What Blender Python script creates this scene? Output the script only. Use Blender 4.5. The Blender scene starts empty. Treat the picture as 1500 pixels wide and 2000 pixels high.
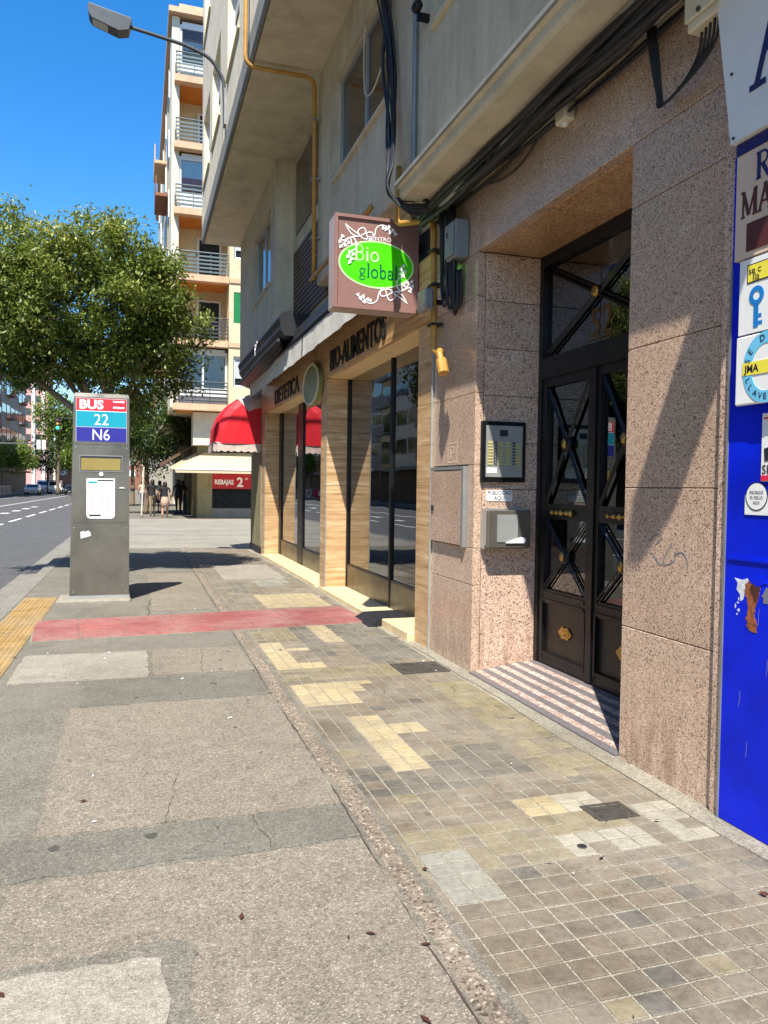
import bpy, math, random
from mathutils import Vector, Matrix, Quaternion
R = math.radians
random.seed(7)
SC = bpy.context.scene
COL = SC.collection

# ------------------------------------------------------------------ camera
CAM_H = 1.5
YAW, PITCH, ROLL = R(17.7), R(-1.8), R(0.8)
fwd = Vector((math.sin(YAW)*math.cos(PITCH), math.cos(YAW)*math.cos(PITCH), math.sin(PITCH)))
rgt = Vector((math.cos(YAW), -math.sin(YAW), 0))
upv = rgt.cross(fwd)
cr = rgt*math.cos(ROLL)+upv*math.sin(ROLL)
cu = upv*math.cos(ROLL)-rgt*math.sin(ROLL)
cam = bpy.data.cameras.new('camera')
cam.sensor_fit = 'VERTICAL'; cam.sensor_height = 36; cam.lens = 1503/2000*36
cam.clip_start = 0.05; cam.clip_end = 3000
camo = bpy.data.objects.new('camera', cam); COL.objects.link(camo)
M3 = Matrix((cr, cu, -fwd)).transposed()
camo.matrix_world = Matrix.Translation((0, 0, CAM_H)) @ M3.to_4x4()
SC.camera = camo
def in_view(p, mx=0.04):
    d = Vector(p)-Vector((0, 0, CAM_H)); k = d.dot(fwd)
    if k <= 0.1: return None
    x = d.dot(cr)/k*1503; y = d.dot(cu)/k*1503
    return k if abs(x) < 750*(1+mx) and abs(y) < 1000*(1+mx) else None

# ------------------------------------------------------------------ sky, sun, exposure
SUN = Vector((1.0, 2.05, -3.45)).normalized()          # the way the sunlight travels
W = bpy.data.worlds.new('World'); SC.world = W; W.use_nodes = True
wn = W.node_tree; bg = wn.nodes['Background']
sky = wn.nodes.new('ShaderNodeTexSky'); sky.sky_type = 'NISHITA'; sky.sun_disc = False
sky.sun_elevation = math.asin(-SUN.z); sky.sun_rotation = math.atan2(-SUN.x, -SUN.y)
sky.air_density = 1.0; sky.dust_density = 0.25; sky.ozone_density = 2.2; sky.altitude = 250
hs = wn.nodes.new('ShaderNodeHueSaturation'); hs.inputs['Saturation'].default_value = 1.4
hs.inputs['Hue'].default_value = 0.502; hs.inputs['Value'].default_value = 0.97
wn.links.new(sky.outputs[0], hs.inputs['Color']); wn.links.new(hs.outputs[0], bg.inputs[0])
bg.inputs[1].default_value = 0.135
sl = bpy.data.lights.new('sun', 'SUN'); sl.energy = 4.6; sl.angle = R(0.53); sl.color = (1, 0.955, 0.89)
so = bpy.data.objects.new('sun', sl); COL.objects.link(so)
so.rotation_euler = SUN.to_track_quat('-Z', 'Y').to_euler(); so.location = (-8, -16, 26)
SC.view_settings.view_transform = 'Standard'; SC.view_settings.look = 'None'
SC.view_settings.exposure = 1.0; SC.view_settings.gamma = 1.0
SC.render.engine = 'CYCLES'
SC.cycles.max_bounces = 7; SC.cycles.transparent_max_bounces = 12

# ------------------------------------------------------------------ materials
def srgb(r, g, b):
    f = lambda c: (c/255/12.92) if c/255 <= 0.04045 else ((c/255+0.055)/1.055)**2.4
    return (f(r), f(g), f(b))
MATS = {}
def new_mat(name):
    m = bpy.data.materials.new(name); m.use_nodes = True; MATS[name] = m
    nt = m.node_tree; b = nt.nodes['Principled BSDF']
    return m, nt, b
def nd(nt, t, ins=None, **kw):
    n = nt.nodes.new('ShaderNode'+t)
    for k, v in kw.items(): setattr(n, k, v)
    for k, v in (ins or {}).items():
        if hasattr(v, 'is_linked'): nt.links.new(v, n.inputs[k])
        else: n.inputs[k].default_value = v
    return n
def ramp(nt, fac, stops, interp='LINEAR'):
    n = nt.nodes.new('ShaderNodeValToRGB'); n.color_ramp.interpolation = interp
    e = n.color_ramp.elements
    while len(e) < len(stops): e.new(0.5)
    for i, (p, c) in enumerate(stops):
        e[i].position = p; e[i].color = (*c, 1) if len(c) == 3 else c
    nt.links.new(fac, n.inputs[0]); return n.outputs[0]
def mixc(nt, fac, a, b, mode='MIX'):
    n = nt.nodes.new('ShaderNodeMix'); n.data_type = 'RGBA'; n.blend_type = mode
    for sock, v in ((n.inputs[0], fac), (n.inputs[6], a), (n.inputs[7], b)):
        if hasattr(v, 'is_linked'): nt.links.new(v, sock)
        else: sock.default_value = v if not isinstance(v, tuple) else (*v, 1)[:4]
    return n.outputs[2]
def pos(nt, scale=(1, 1, 1), rot=(0, 0, 0)):
    g = nt.nodes.new('ShaderNodeNewGeometry')
    mp = nd(nt, 'Mapping', {'Vector': g.outputs['Position'], 'Scale': scale, 'Rotation': rot})
    return mp.outputs[0]
def noise(nt, v, scale, detail=4, rough=0.6, dist=0.0):
    return nd(nt, 'TexNoise', {'Vector': v, 'Scale': scale, 'Detail': detail, 'Roughness': rough, 'Distortion': dist}).outputs[0]
def bump(nt, b, h, strength=0.3, dist=0.01):
    n = nd(nt, 'Bump', {'Height': h, 'Strength': strength, 'Distance': dist})
    nt.links.new(n.outputs[0], b.inputs['Normal'])
def math_(nt, op, a, b=0.0, clamp=False):
    n = nt.nodes.new('ShaderNodeMath'); n.operation = op; n.use_clamp = clamp
    for i, v in enumerate((a, b)):
        if hasattr(v, 'is_linked'): nt.links.new(v, n.inputs[i])
        else: n.inputs[i].default_value = v
    return n.outputs[0]
def scale_c(c, k): return tuple(min(1, x*k) for x in c)

def plain(name, c, rough=0.5, metal=0.0, var=0.12, vscale=6.0, bmp=0.0, spec=0.5, coat=0.0):
    """paint / plaster / plastic with uneven tone"""
    m, nt, b = new_mat(name)
    v = pos(nt)
    n = noise(nt, v, vscale, 6, 0.65)
    col = ramp(nt, n, [(0.25, scale_c(c, 1-var*1.6)), (0.5, c), (0.75, scale_c(c, 1+var))])
    nt.links.new(col, b.inputs['Base Color'])
    b.inputs['Roughness'].default_value = rough; b.inputs['Metallic'].default_value = metal
    b.inputs['Specular IOR Level'].default_value = spec
    b.inputs['Coat Weight'].default_value = coat; b.inputs['Coat Roughness'].default_value = 0.08
    rr = ramp(nt, noise(nt, v, vscale*2.3, 3), [(0.3, (rough*0.8,)*3), (0.7, (min(1, rough*1.2),)*3)])
    nt.links.new(rr, b.inputs['Roughness'])
    if bmp: bump(nt, b, noise(nt, v, vscale*14, 5), bmp, 0.004)
    return m

def granite(name, c_dark, c_mid, c_light, rough=0.3, scale=95):
    m, nt, b = new_mat(name)
    v = pos(nt)
    w = nd(nt, 'VectorMath', {0: v, 1: nd(nt, 'TexNoise', {'Vector': v, 'Scale': 40.0}).outputs[1]}, operation='ADD')
    vo = nd(nt, 'TexVoronoi', {'Vector': v, 'Scale': float(scale), 'Randomness': 1.0})
    sep = nd(nt, 'SeparateColor', {0: vo.outputs['Color']})
    sp = ramp(nt, sep.outputs[0], [(0.0, c_dark), (0.13, c_dark), (0.22, c_mid), (0.55, c_mid), (0.7, c_light), (1, scale_c(c_light, 1.12))])
    vo2 = nd(nt, 'TexVoronoi', {'Vector': v, 'Scale': float(scale*2.3)})
    sep2 = nd(nt, 'SeparateColor', {0: vo2.outputs['Color']})
    fine = ramp(nt, sep2.outputs[1], [(0, (0.7,)*3), (0.2, (0.9,)*3), (0.6, (1,)*3), (1, (1.0,)*3)])
    c = mixc(nt, 1.0, sp, fine, 'MULTIPLY')
    oi = nt.nodes.new('ShaderNodeObjectInfo')
    c = mixc(nt, 1.0, c, ramp(nt, oi.outputs['Random'], [(0, (0.87, 0.85, 0.83)), (1, (1.05, 1.05, 1.05))]), 'MULTIPLY')
    big = ramp(nt, noise(nt, v, 1.3, 7, 0.7), [(0.3, (0.76, 0.74, 0.72)), (0.7, (1.0, 1.0, 1.0))])
    c = mixc(nt, 1.0, c, big, 'MULTIPLY')
    # splashed dirt near the ground and rain streaks
    g = nt.nodes.new('ShaderNodeNewGeometry'); sx = nd(nt, 'SeparateXYZ', {0: g.outputs['Position']})
    lo = nd(nt, 'MapRange', {'Value': sx.outputs[2], 'From Min': 0.0, 'From Max': 0.7, 'To Min': 0.75, 'To Max': 0.0}).outputs[0]
    st = ramp(nt, noise(nt, pos(nt, (6, 6, 0.8)), 3.0, 5), [(0.42, (0, 0, 0)), (0.7, (1, 1, 1))])
    dm = math_(nt, 'MULTIPLY', lo, st, True)
    c = mixc(nt, dm, c, (0.20, 0.115, 0.07))
    nt.links.new(c, b.inputs['Base Color'])
    b.inputs['Roughness'].default_value = rough
    b.inputs['Coat Weight'].default_value = 0.35; b.inputs['Coat Roughness'].default_value = 0.1
    return m

def asphalt(name, base, light, dark, agg=170, contrast=1.0, stains=0.5, bmp=0.5, spots=0.0):
    m, nt, b = new_mat(name)
    v = pos(nt)
    vo = nd(nt, 'TexVoronoi', {'Vector': v, 'Scale': float(agg)})
    sep = nd(nt, 'SeparateColor', {0: vo.outputs['Color']})
    a = ramp(nt, sep.outputs[0], [(0, dark), (0.2, scale_c(base, 0.9)), (0.5, base), (0.86, scale_c(base, 1.12)), (0.95, light)])
    vo2 = nd(nt, 'TexVoronoi', {'Vector': v, 'Scale': float(agg*2.6)})
    sep2 = nd(nt, 'SeparateColor', {0: vo2.outputs['Color']})
    f2 = ramp(nt, sep2.outputs[0], [(0, (0.72,)*3), (0.5, (1,)*3), (1, (1.2,)*3)])
    c = mixc(nt, 1.0, a, f2, 'MULTIPLY')
    s1 = ramp(nt, noise(nt, v, 0.9, 7, 0.7, 0.6), [(0.33, (1-0.42*stains, 1-0.43*stains, 1-0.45*stains)), (0.55, (1, 1, 1)), (0.75, (1.1, 1.09, 1.06))])
    c = mixc(nt, 1.0, c, s1, 'MULTIPLY')
    s2 = ramp(nt, noise(nt, v, 7.0, 6, 0.7), [(0.3, (0.8,)*3), (0.6, (1.03,)*3)])
    c = mixc(nt, 0.8, c, s2, 'MULTIPLY')
    md = ramp(nt, noise(nt, v, 42.0, 8, 0.78), [(0.34, (0.62, 0.61, 0.59)), (0.5, (0.98,)*3), (0.68, (1.28, 1.27, 1.24))])
    c = mixc(nt, 0.85*contrast, c, md, 'MULTIPLY')
    vp = nd(nt, 'TexVoronoi', {'Vector': v, 'Scale': 38.0})
    vps = nd(nt, 'SeparateColor', {0: vp.outputs['Color']})
    pit = math_(nt, 'MULTIPLY', math_(nt, 'LESS_THAN', vp.outputs['Distance'], math_(nt, 'MULTIPLY', vps.outputs[1], 0.3)), math_(nt, 'GREATER_THAN', vps.outputs[0], 0.72))
    c = mixc(nt, math_(nt, 'MULTIPLY', pit, 0.5*contrast), c, dark)
    wl = ramp(nt, noise(nt, v, 2.6, 8, 0.72, 1.2), [(0.56, (0, 0, 0)), (0.72, (1, 1, 1))])
    c = mixc(nt, math_(nt, 'MULTIPLY', wl, 0.35), c, light)
    # trodden gum and oil drops
    vg = nd(nt, 'TexVoronoi', {'Vector': nd(nt, 'VectorMath', {0: v, 1: nd(nt, 'VectorMath', {0: nd(nt, 'TexNoise', {'Vector': v, 'Scale': 22.0}).outputs[1], 1: (0.035, 0.035, 0.0)}, operation='MULTIPLY').outputs[0]}, operation='ADD').outputs[0], 'Scale': 4.4})
    sg = nd(nt, 'SeparateColor', {0: vg.outputs['Color']})
    rad = math_(nt, 'MULTIPLY', math_(nt, 'POWER', sg.outputs[1], 2.0), 0.14)
    inside = math_(nt, 'LESS_THAN', vg.outputs['Distance'], rad)
    pick = math_(nt, 'GREATER_THAN', sg.outputs[0], 0.3)
    gm = math_(nt, 'MULTIPLY', math_(nt, 'MULTIPLY', inside, pick), 0.7)
    c = mixc(nt, gm, c, (0.035, 0.033, 0.03))
    nt.links.new(c, b.inputs['Base Color']); b.inputs['Roughness'].default_value = 0.85
    b.inputs['Specular IOR Level'].default_value = 0.3
    h = math_(nt, 'ADD', math_(nt, 'MULTIPLY', vo.outputs['Distance'], 1.0), noise(nt, v, 30, 5))
    bump(nt, b, h, bmp, 0.004)
    return m

def tile_mat(name, c, var=0.3, rough=0.75):
    m, nt, b = new_mat(name)
    v = pos(nt)
    oi = nt.nodes.new('ShaderNodeObjectInfo')
    at = nd(nt, 'Attribute', attribute_name='rnd')
    r = math_(nt, 'FRACT', math_(nt, 'ADD', oi.outputs['Random'], at.outputs['Fac']))
    ra = ramp(nt, r, [(0, scale_c(c, 1-var)), (0.5, c), (1, scale_c((c[0]*1.02, c[1], c[2]*0.96), 1+var*0.6))])
    g = ramp(nt, noise(nt, v, 9.0, 7, 0.7), [(0.28, (0.68, 0.67, 0.64)), (0.5, (0.95,)*3), (0.75, (1.12,)*3)])
    c2 = mixc(nt, 1.0, ra, g, 'MULTIPLY')
    g2 = ramp(nt, noise(nt, v, 160.0, 3, 0.6), [(0.3, (0.82,)*3), (0.7, (1.1,)*3)])
    c2 = mixc(nt, 0.9, c2, g2, 'MULTIPLY')
    d = ramp(nt, noise(nt, v, 0.8, 6, 0.65), [(0.36, (0.74, 0.73, 0.72)), (0.6, (1, 1, 1))])
    c2 = mixc(nt, 0.9, c2, d, 'MULTIPLY')
    ds = ramp(nt, noise(nt, v, 1.7, 8, 0.74, 0.8), [(0.42, (0, 0, 0)), (0.66, (1, 1, 1))])
    c2 = mixc(nt, math_(nt, 'MULTIPLY', ds, 0.42), c2, (0.33, 0.295, 0.235))
    md = ramp(nt, noise(nt, v, 34.0, 8, 0.78), [(0.32, (0.66,)*3), (0.52, (1,)*3), (0.7, (1.16,)*3)])
    c2 = mixc(nt, 0.8, c2, md, 'MULTIPLY')
    vg = nd(nt, 'TexVoronoi', {'Vector': v, 'Scale': 3.6}); sg = nd(nt, 'SeparateColor', {0: vg.outputs['Color']})
    gm = math_(nt, 'MULTIPLY', math_(nt, 'LESS_THAN', math_(nt, 'ADD', vg.outputs['Distance'], math_(nt, 'MULTIPLY', noise(nt, v, 50, 3), 0.06)), math_(nt, 'MULTIPLY', math_(nt, 'POWER', sg.outputs[1], 2.0), 0.115)), math_(nt, 'GREATER_THAN', sg.outputs[0], 0.45))
    c2 = mixc(nt, math_(nt, 'MULTIPLY', gm, 0.75), c2, (0.035, 0.032, 0.028))
    nt.links.new(c2, b.inputs['Base Color']); b.inputs['Roughness'].default_value = rough
    b.inputs['Specular IOR Level'].default_value = 0.3
    bump(nt, b, noise(nt, v, 90, 6, 0.7), 0.4, 0.003)
    return m

def banded(name, cols, rough=0.35):
    """travertine / wood look cladding: horizontal wavy bands"""
    m, nt, b = new_mat(name)
    v = pos(nt, (1.2, 1.2, 14))
    oi = nt.nodes.new('ShaderNodeObjectInfo')
    off = nd(nt, 'CombineXYZ', {0: math_(nt, 'MULTIPLY', oi.outputs['Random'], 37.0), 2: math_(nt, 'MULTIPLY', oi.outputs['Random'], 11.0)})
    va = nd(nt, 'VectorMath', {0: v, 1: off.outputs[0]}, operation='ADD').outputs[0]
    n = noise(nt, va, 1.6, 6, 0.62, 0.4)
    k = len(cols)-1
    c = ramp(nt, n, [(0.22+0.56*i/k, cc) for i, cc in enumerate(cols)])
    n2 = ramp(nt, noise(nt, pos(nt, (3, 3, 90)), 2.0, 4), [(0.3, (0.86,)*3), (0.6, (1.04,)*3)])
    c = mixc(nt, 1.0, c, n2, 'MULTIPLY')
    nt.links.new(c, b.inputs['Base Color']); b.inputs['Roughness'].default_value = rough
    return m

def concrete(name, c, rough=0.85, streak=0.5, bmp=0.3):
    m, nt, b = new_mat(name)
    v = pos(nt)
    n = ramp(nt, noise(nt, v, 2.2, 8, 0.7), [(0.25, scale_c(c, 0.72)), (0.5, c), (0.8, scale_c(c, 1.12))])
    s = ramp(nt, noise(nt, pos(nt, (2.0, 2.0, 0.3)), 2.0, 8, 0.7), [(0.35, (1-0.45*streak,)*3), (0.6, (1, 1, 1))])
    c2 = mixc(nt, 1.0, n, s, 'MULTIPLY')
    f = ramp(nt, noise(nt, v, 70, 4), [(0.3, (0.85,)*3), (0.7, (1.06,)*3)])
    c2 = mixc(nt, 1.0, c2, f, 'MULTIPLY')
    nt.links.new(c2, b.inputs['Base Color']); b.inputs['Roughness'].default_value = rough
    b.inputs['Specular IOR Level'].default_value = 0.25
    bump(nt, b, noise(nt, v, 90, 5), bmp, 0.003)
    return m

def glass(name, tint=(0.5, 0.52, 0.5), ior=1.55, rough=0.0):
    m, nt, b = new_mat(name)
    nt.nodes.remove(b)
    out = nt.nodes['Material Output']
    fr = nd(nt, 'Fresnel', {'IOR': ior})
    g = nd(nt, 'BsdfGlossy', {'Roughness': rough, 'Color': (0.95, 0.97, 1, 1)})
    wob = noise(nt, pos(nt), 1.1, 2)
    bm = nd(nt, 'Bump', {'Height': wob, 'Strength': 0.04, 'Distance': 0.05}); nt.links.new(bm.outputs[0], g.inputs['Normal'])
    t = nd(nt, 'BsdfTransparent', {'Color': (*tint, 1)})
    fac = math_(nt, 'MULTIPLY', fr.outputs[0], 1.5, True)
    mx = nd(nt, 'MixShader', {0: fac, 1: t.outputs[0], 2: g.outputs[0]})
    nt.links.new(mx.outputs[0], out.inputs[0])
    return m

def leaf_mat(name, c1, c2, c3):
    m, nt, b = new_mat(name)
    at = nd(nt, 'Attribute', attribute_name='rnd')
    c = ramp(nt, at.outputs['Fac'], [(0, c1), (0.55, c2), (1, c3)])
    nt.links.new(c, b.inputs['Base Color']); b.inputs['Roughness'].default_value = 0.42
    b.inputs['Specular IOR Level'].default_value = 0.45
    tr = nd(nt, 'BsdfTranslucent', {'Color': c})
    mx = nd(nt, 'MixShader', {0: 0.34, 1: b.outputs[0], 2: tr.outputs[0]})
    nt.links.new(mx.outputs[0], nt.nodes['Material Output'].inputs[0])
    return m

def emit_mat(name, c, s):
    m, nt, b = new_mat(name)
    b.inputs['Emission Color'].default_value = (*c, 1); b.inputs['Emission Strength'].default_value = s
    b.inputs['Base Color'].default_value = (*c, 1)
    return m

granite('granite_pink', srgb(118, 92, 80), srgb(204, 173, 146), srgb(226, 197, 172), 0.26, 175)
granite('granite_reveal', srgb(110, 86, 76), srgb(210, 176, 150), srgb(230, 202, 180), 0.3, 140)
granite('granite_soffit', srgb(126, 88, 56), srgb(204, 158, 112), srgb(226, 186, 140), 0.35, 110)
plain('granite_joint', srgb(70, 56, 48), 0.9)
asphalt('asphalt_beige', srgb(132, 123, 108), srgb(168, 159, 143), srgb(100, 91, 78), 190, stains=0.35)
asphalt('asphalt_grey', srgb(121, 116, 103), srgb(150, 145, 133), srgb(92, 87, 77), 200, stains=0.5)
asphalt('asphalt_band', srgb(114, 110, 98), srgb(142, 139, 127), srgb(92, 88, 78), 220, stains=0.4)
asphalt('concrete_slab', srgb(150, 143, 128), srgb(178, 172, 158), srgb(122, 112, 96), 300, stains=0.45, bmp=0.2)
asphalt('road_asphalt', srgb(88, 88, 88), srgb(130, 130, 128), srgb(60, 60, 60), 130, stains=0.3)
asphalt('aggregate', srgb(136, 123, 106), srgb(184, 172, 152), srgb(78, 68, 58), 95, stains=0.6, bmp=0.9)
asphalt('mortar', srgb(152, 146, 128), srgb(176, 170, 152), srgb(110, 102, 88), 240, stains=0.5, bmp=0.3)
asphalt('cement', srgb(148, 141, 124), srgb(176, 170, 154), srgb(112, 104, 88), 220, stains=0.6, bmp=0.4)
asphalt('kerb_stone', srgb(132, 128, 118), srgb(165, 162, 152), srgb(96, 92, 84), 180, stains=0.5, bmp=0.3)
tile_mat('tile_brown', srgb(126, 115, 97), 0.15)
tile_mat('tile_olive', srgb(138, 127, 98), 0.12)
tile_mat('tile_yellow', srgb(178, 162, 124), 0.12)
tile_mat('tile_white', srgb(168, 162, 142), 0.14)
tile_mat('tile_blue', srgb(146, 144, 130), 0.1)
tile_mat('tile_slate', srgb(108, 103, 91), 0.16)
tile_mat('tile_red', srgb(158, 92, 88), 0.1)
tile_mat('tactile_yellow', srgb(172, 140, 82), 0.12)
tile_mat('paver_light', srgb(150, 145, 132), 0.08)
banded('cladding', [srgb(128, 90, 52), srgb(180, 142, 98), srgb(206, 172, 126), srgb(230, 204, 164)])
banded('cladding_fascia', [srgb(138, 98, 56), srgb(186, 142, 92), srgb(212, 172, 122), srgb(226, 194, 150)])
plain('cream_soffit', srgb(232, 204, 152), 0.6, var=0.05)
plain('travertine_step', srgb(214, 190, 146), 0.55, var=0.14, vscale=9)
concrete('concrete_wall', srgb(208, 195, 166))
concrete('concrete_beam', srgb(212, 200, 172), streak=0.35)
concrete('concrete_grey', srgb(140, 140, 134), streak=0.3)
concrete('olive_wall', srgb(150, 140, 108))
concrete('render_cream', srgb(222, 208, 168), streak=0.25)
concrete('render_pale', srgb(226, 216, 192), streak=0.25)
concrete('orange_soffit', srgb(214, 136, 62), streak=0.2)
concrete('orange_band', srgb(224, 184, 148), streak=0.3)
concrete('brick_far', srgb(150, 104, 82), streak=0.3)
concrete('stone_far', srgb(150, 146, 138), streak=0.3)
concrete('pink_far', srgb(226, 168, 156), streak=0.15)
concrete('white_far', srgb(226, 222, 214), streak=0.2)
plain('black_iron', (0.006, 0.006, 0.0065), 0.42, var=0.2, spec=0.35)
plain('black_rough', (0.012, 0.012, 0.013), 0.6, var=0.3)
plain('black_panel', (0.010, 0.0095, 0.008), 0.4, var=0.3, spec=0.35)
plain('brass_dull', srgb(120, 92, 50), 0.5, metal=0.7, var=0.2, vscale=30)
plain('brass', srgb(176, 144, 78), 0.36, metal=0.9, var=0.15, vscale=30)
plain('bronze_panel', srgb(86, 80, 60), 0.35, metal=0.35, var=0.15, vscale=4)
plain('steel', srgb(122, 116, 104), 0.33, metal=0.62, var=0.26, vscale=2.2)
plain('steel_light', srgb(172, 172, 166), 0.35, metal=0.4, var=0.1, vscale=5)
plain('grey_plastic', srgb(120, 126, 128), 0.5, var=0.08)
plain('grey_metal', srgb(150, 150, 146), 0.45, metal=0.5)
plain('beige_plastic', srgb(208, 198, 172), 0.55, var=0.08)
plain('white_paint', srgb(226, 226, 222), 0.45, var=0.05)
plain('white_canvas', srgb(206, 200, 186), 0.8, var=0.16, vscale=4)
leaf_mat('cream_canvas', srgb(226, 212, 176), srgb(226, 212, 176), srgb(226, 212, 176))
plain('gas_yellow', srgb(180, 132, 54), 0.45, var=0.18, vscale=9)
plain('cable_black', (0.014, 0.014, 0.015), 0.55, var=0.4, vscale=20)
plain('cable_grey', srgb(150, 142, 128), 0.55, var=0.3, vscale=14)
plain('cable_tape', srgb(96, 98, 96), 0.5, var=0.4, vscale=24)
plain('sign_brown', srgb(140, 104, 94), 0.42, var=0.06)
plain('sign_edge', srgb(172, 150, 140), 0.4, var=0.08)
plain('lime_green', srgb(76, 214, 12), 0.35, var=0.02)
plain('lime_pale', srgb(200, 248, 170), 0.4, var=0.02)
plain('teal_dark', srgb(14, 96, 66), 0.4, var=0.05)
plain('white_print', srgb(244, 242, 240), 0.45, var=0.02)
plain('emblem_green', srgb(118, 120, 66), 0.35, var=0.3, vscale=9)
plain('blue_paint', srgb(0, 32, 196), 0.42, var=0.32, vscale=1.5, spec=0.22, bmp=0.1)
plain('blue_dark', srgb(22, 24, 96), 0.4)
plain('rust', srgb(148, 82, 40), 0.85, var=0.5, vscale=40, bmp=0.6)
plain('rust_dark', srgb(70, 34, 20), 0.85, var=0.4, vscale=30, bmp=0.5)
plain('paper_torn', srgb(206, 208, 206), 0.8, var=0.2, vscale=30)
plain('sign_white', srgb(222, 220, 214), 0.4, var=0.04)
plain('sign_salmon', srgb(214, 186, 160), 0.5, var=0.1, vscale=3)
plain('sign_paper', srgb(232, 230, 222), 0.5, var=0.05)
plain('maroon', srgb(84, 38, 34), 0.5, var=0.1)
plain('navy', srgb(30, 30, 84), 0.45, var=0.05)
plain('sticker_yellow', srgb(236, 218, 70), 0.45, var=0.04)
plain('label_yellow', srgb(188, 180, 112), 0.5, var=0.15, vscale=60)
plain('sticker_sky', srgb(110, 190, 220), 0.45, var=0.06)
plain('sticker_blue', srgb(30, 120, 190), 0.45, var=0.1)
plain('ink', srgb(36, 38, 44), 0.5)
plain('ink_pale', srgb(112, 114, 122), 0.6)
plain('sticker_red', srgb(214, 40, 66), 0.5, var=0.05)
plain('bus_red', srgb(226, 42, 54), 0.35, var=0.04)
plain('bus_cyan', srgb(14, 152, 172), 0.35, var=0.05)
plain('bus_navy', srgb(44, 40, 140), 0.35, var=0.06)
plain('lcd', srgb(146, 128, 66), 0.3, var=0.08)
plain('awning_red', srgb(206, 10, 30), 0.6, var=0.1)
plain('awning_faded', srgb(196, 176, 164), 0.7, var=0.25)
plain('banner_red', srgb(186, 22, 34), 0.5)
plain('shutter_green', srgb(20, 120, 62), 0.5)
plain('shutter_brown', srgb(96, 72, 52), 0.6, var=0.2)
plain('blind_grey', srgb(188, 188, 186), 0.6)
plain('curtain', srgb(206, 220, 220), 0.8, var=0.1)
plain('curtain_orange', srgb(186, 96, 50), 0.8, var=0.15)
plain('rail_dark', srgb(70, 74, 78), 0.5, metal=0.3)
plain('rail_teal', srgb(104, 120, 120), 0.5, metal=0.2)
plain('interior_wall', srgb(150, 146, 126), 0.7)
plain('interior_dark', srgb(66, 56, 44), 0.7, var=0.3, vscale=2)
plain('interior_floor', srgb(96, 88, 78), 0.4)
plain('window_dark', (0.02, 0.024, 0.028), 0.08, var=0.3, spec=0.8)
plain('stripe_dark', srgb(106, 100, 100), 0.5, var=0.15, vscale=20)
granite('stripe_pink', srgb(150, 120, 110), srgb(206, 184, 170), srgb(226, 210, 198), 0.5, 120)
plain('iron_cover', srgb(92, 88, 80), 0.55, metal=0.5, var=0.25, vscale=20, bmp=0.3)
plain('bark', srgb(120, 104, 84), 0.9, var=0.3, vscale=18, bmp=0.6)
plain('road_white', srgb(214, 214, 208), 0.7, var=0.15, vscale=8)
plain('car_white', srgb(232, 232, 230), 0.25, var=0.02, coat=0.8)
plain('car_dark', srgb(34, 38, 46), 0.25, var=0.02, coat=0.8)
plain('tyre', (0.015, 0.015, 0.015), 0.8)
plain('skin', srgb(196, 148, 118), 0.6, var=0.05)
plain('hair', srgb(40, 28, 22), 0.6)
plain('cloth_black', srgb(34, 32, 34), 0.85)
plain('cloth_khaki', srgb(120, 104, 78), 0.85)
plain('cloth_white', srgb(216, 212, 206), 0.85)
plain('cloth_blue', srgb(66, 78, 116), 0.85)
plain('cloth_tan', srgb(190, 158, 138), 0.85)
plain('cloth_sand', srgb(206, 186, 160), 0.85)
emit_mat('signal_green', (0.03, 0.75, 0.35), 1.6)
glass('glass_shop', (0.34, 0.34, 0.3), 1.75)
glass('glass_door', (0.45, 0.46, 0.42), 1.7)
glass('glass_clear', (0.93, 0.95, 0.95), 1.35)
glass('glass_window', (0.2, 0.22, 0.24), 2.0)
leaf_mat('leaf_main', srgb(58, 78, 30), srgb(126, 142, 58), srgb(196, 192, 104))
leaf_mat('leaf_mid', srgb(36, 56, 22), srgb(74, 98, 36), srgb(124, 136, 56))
leaf_mat('leaf_bright', srgb(64, 88, 26), srgb(112, 136, 48), srgb(158, 168, 78))

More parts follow.
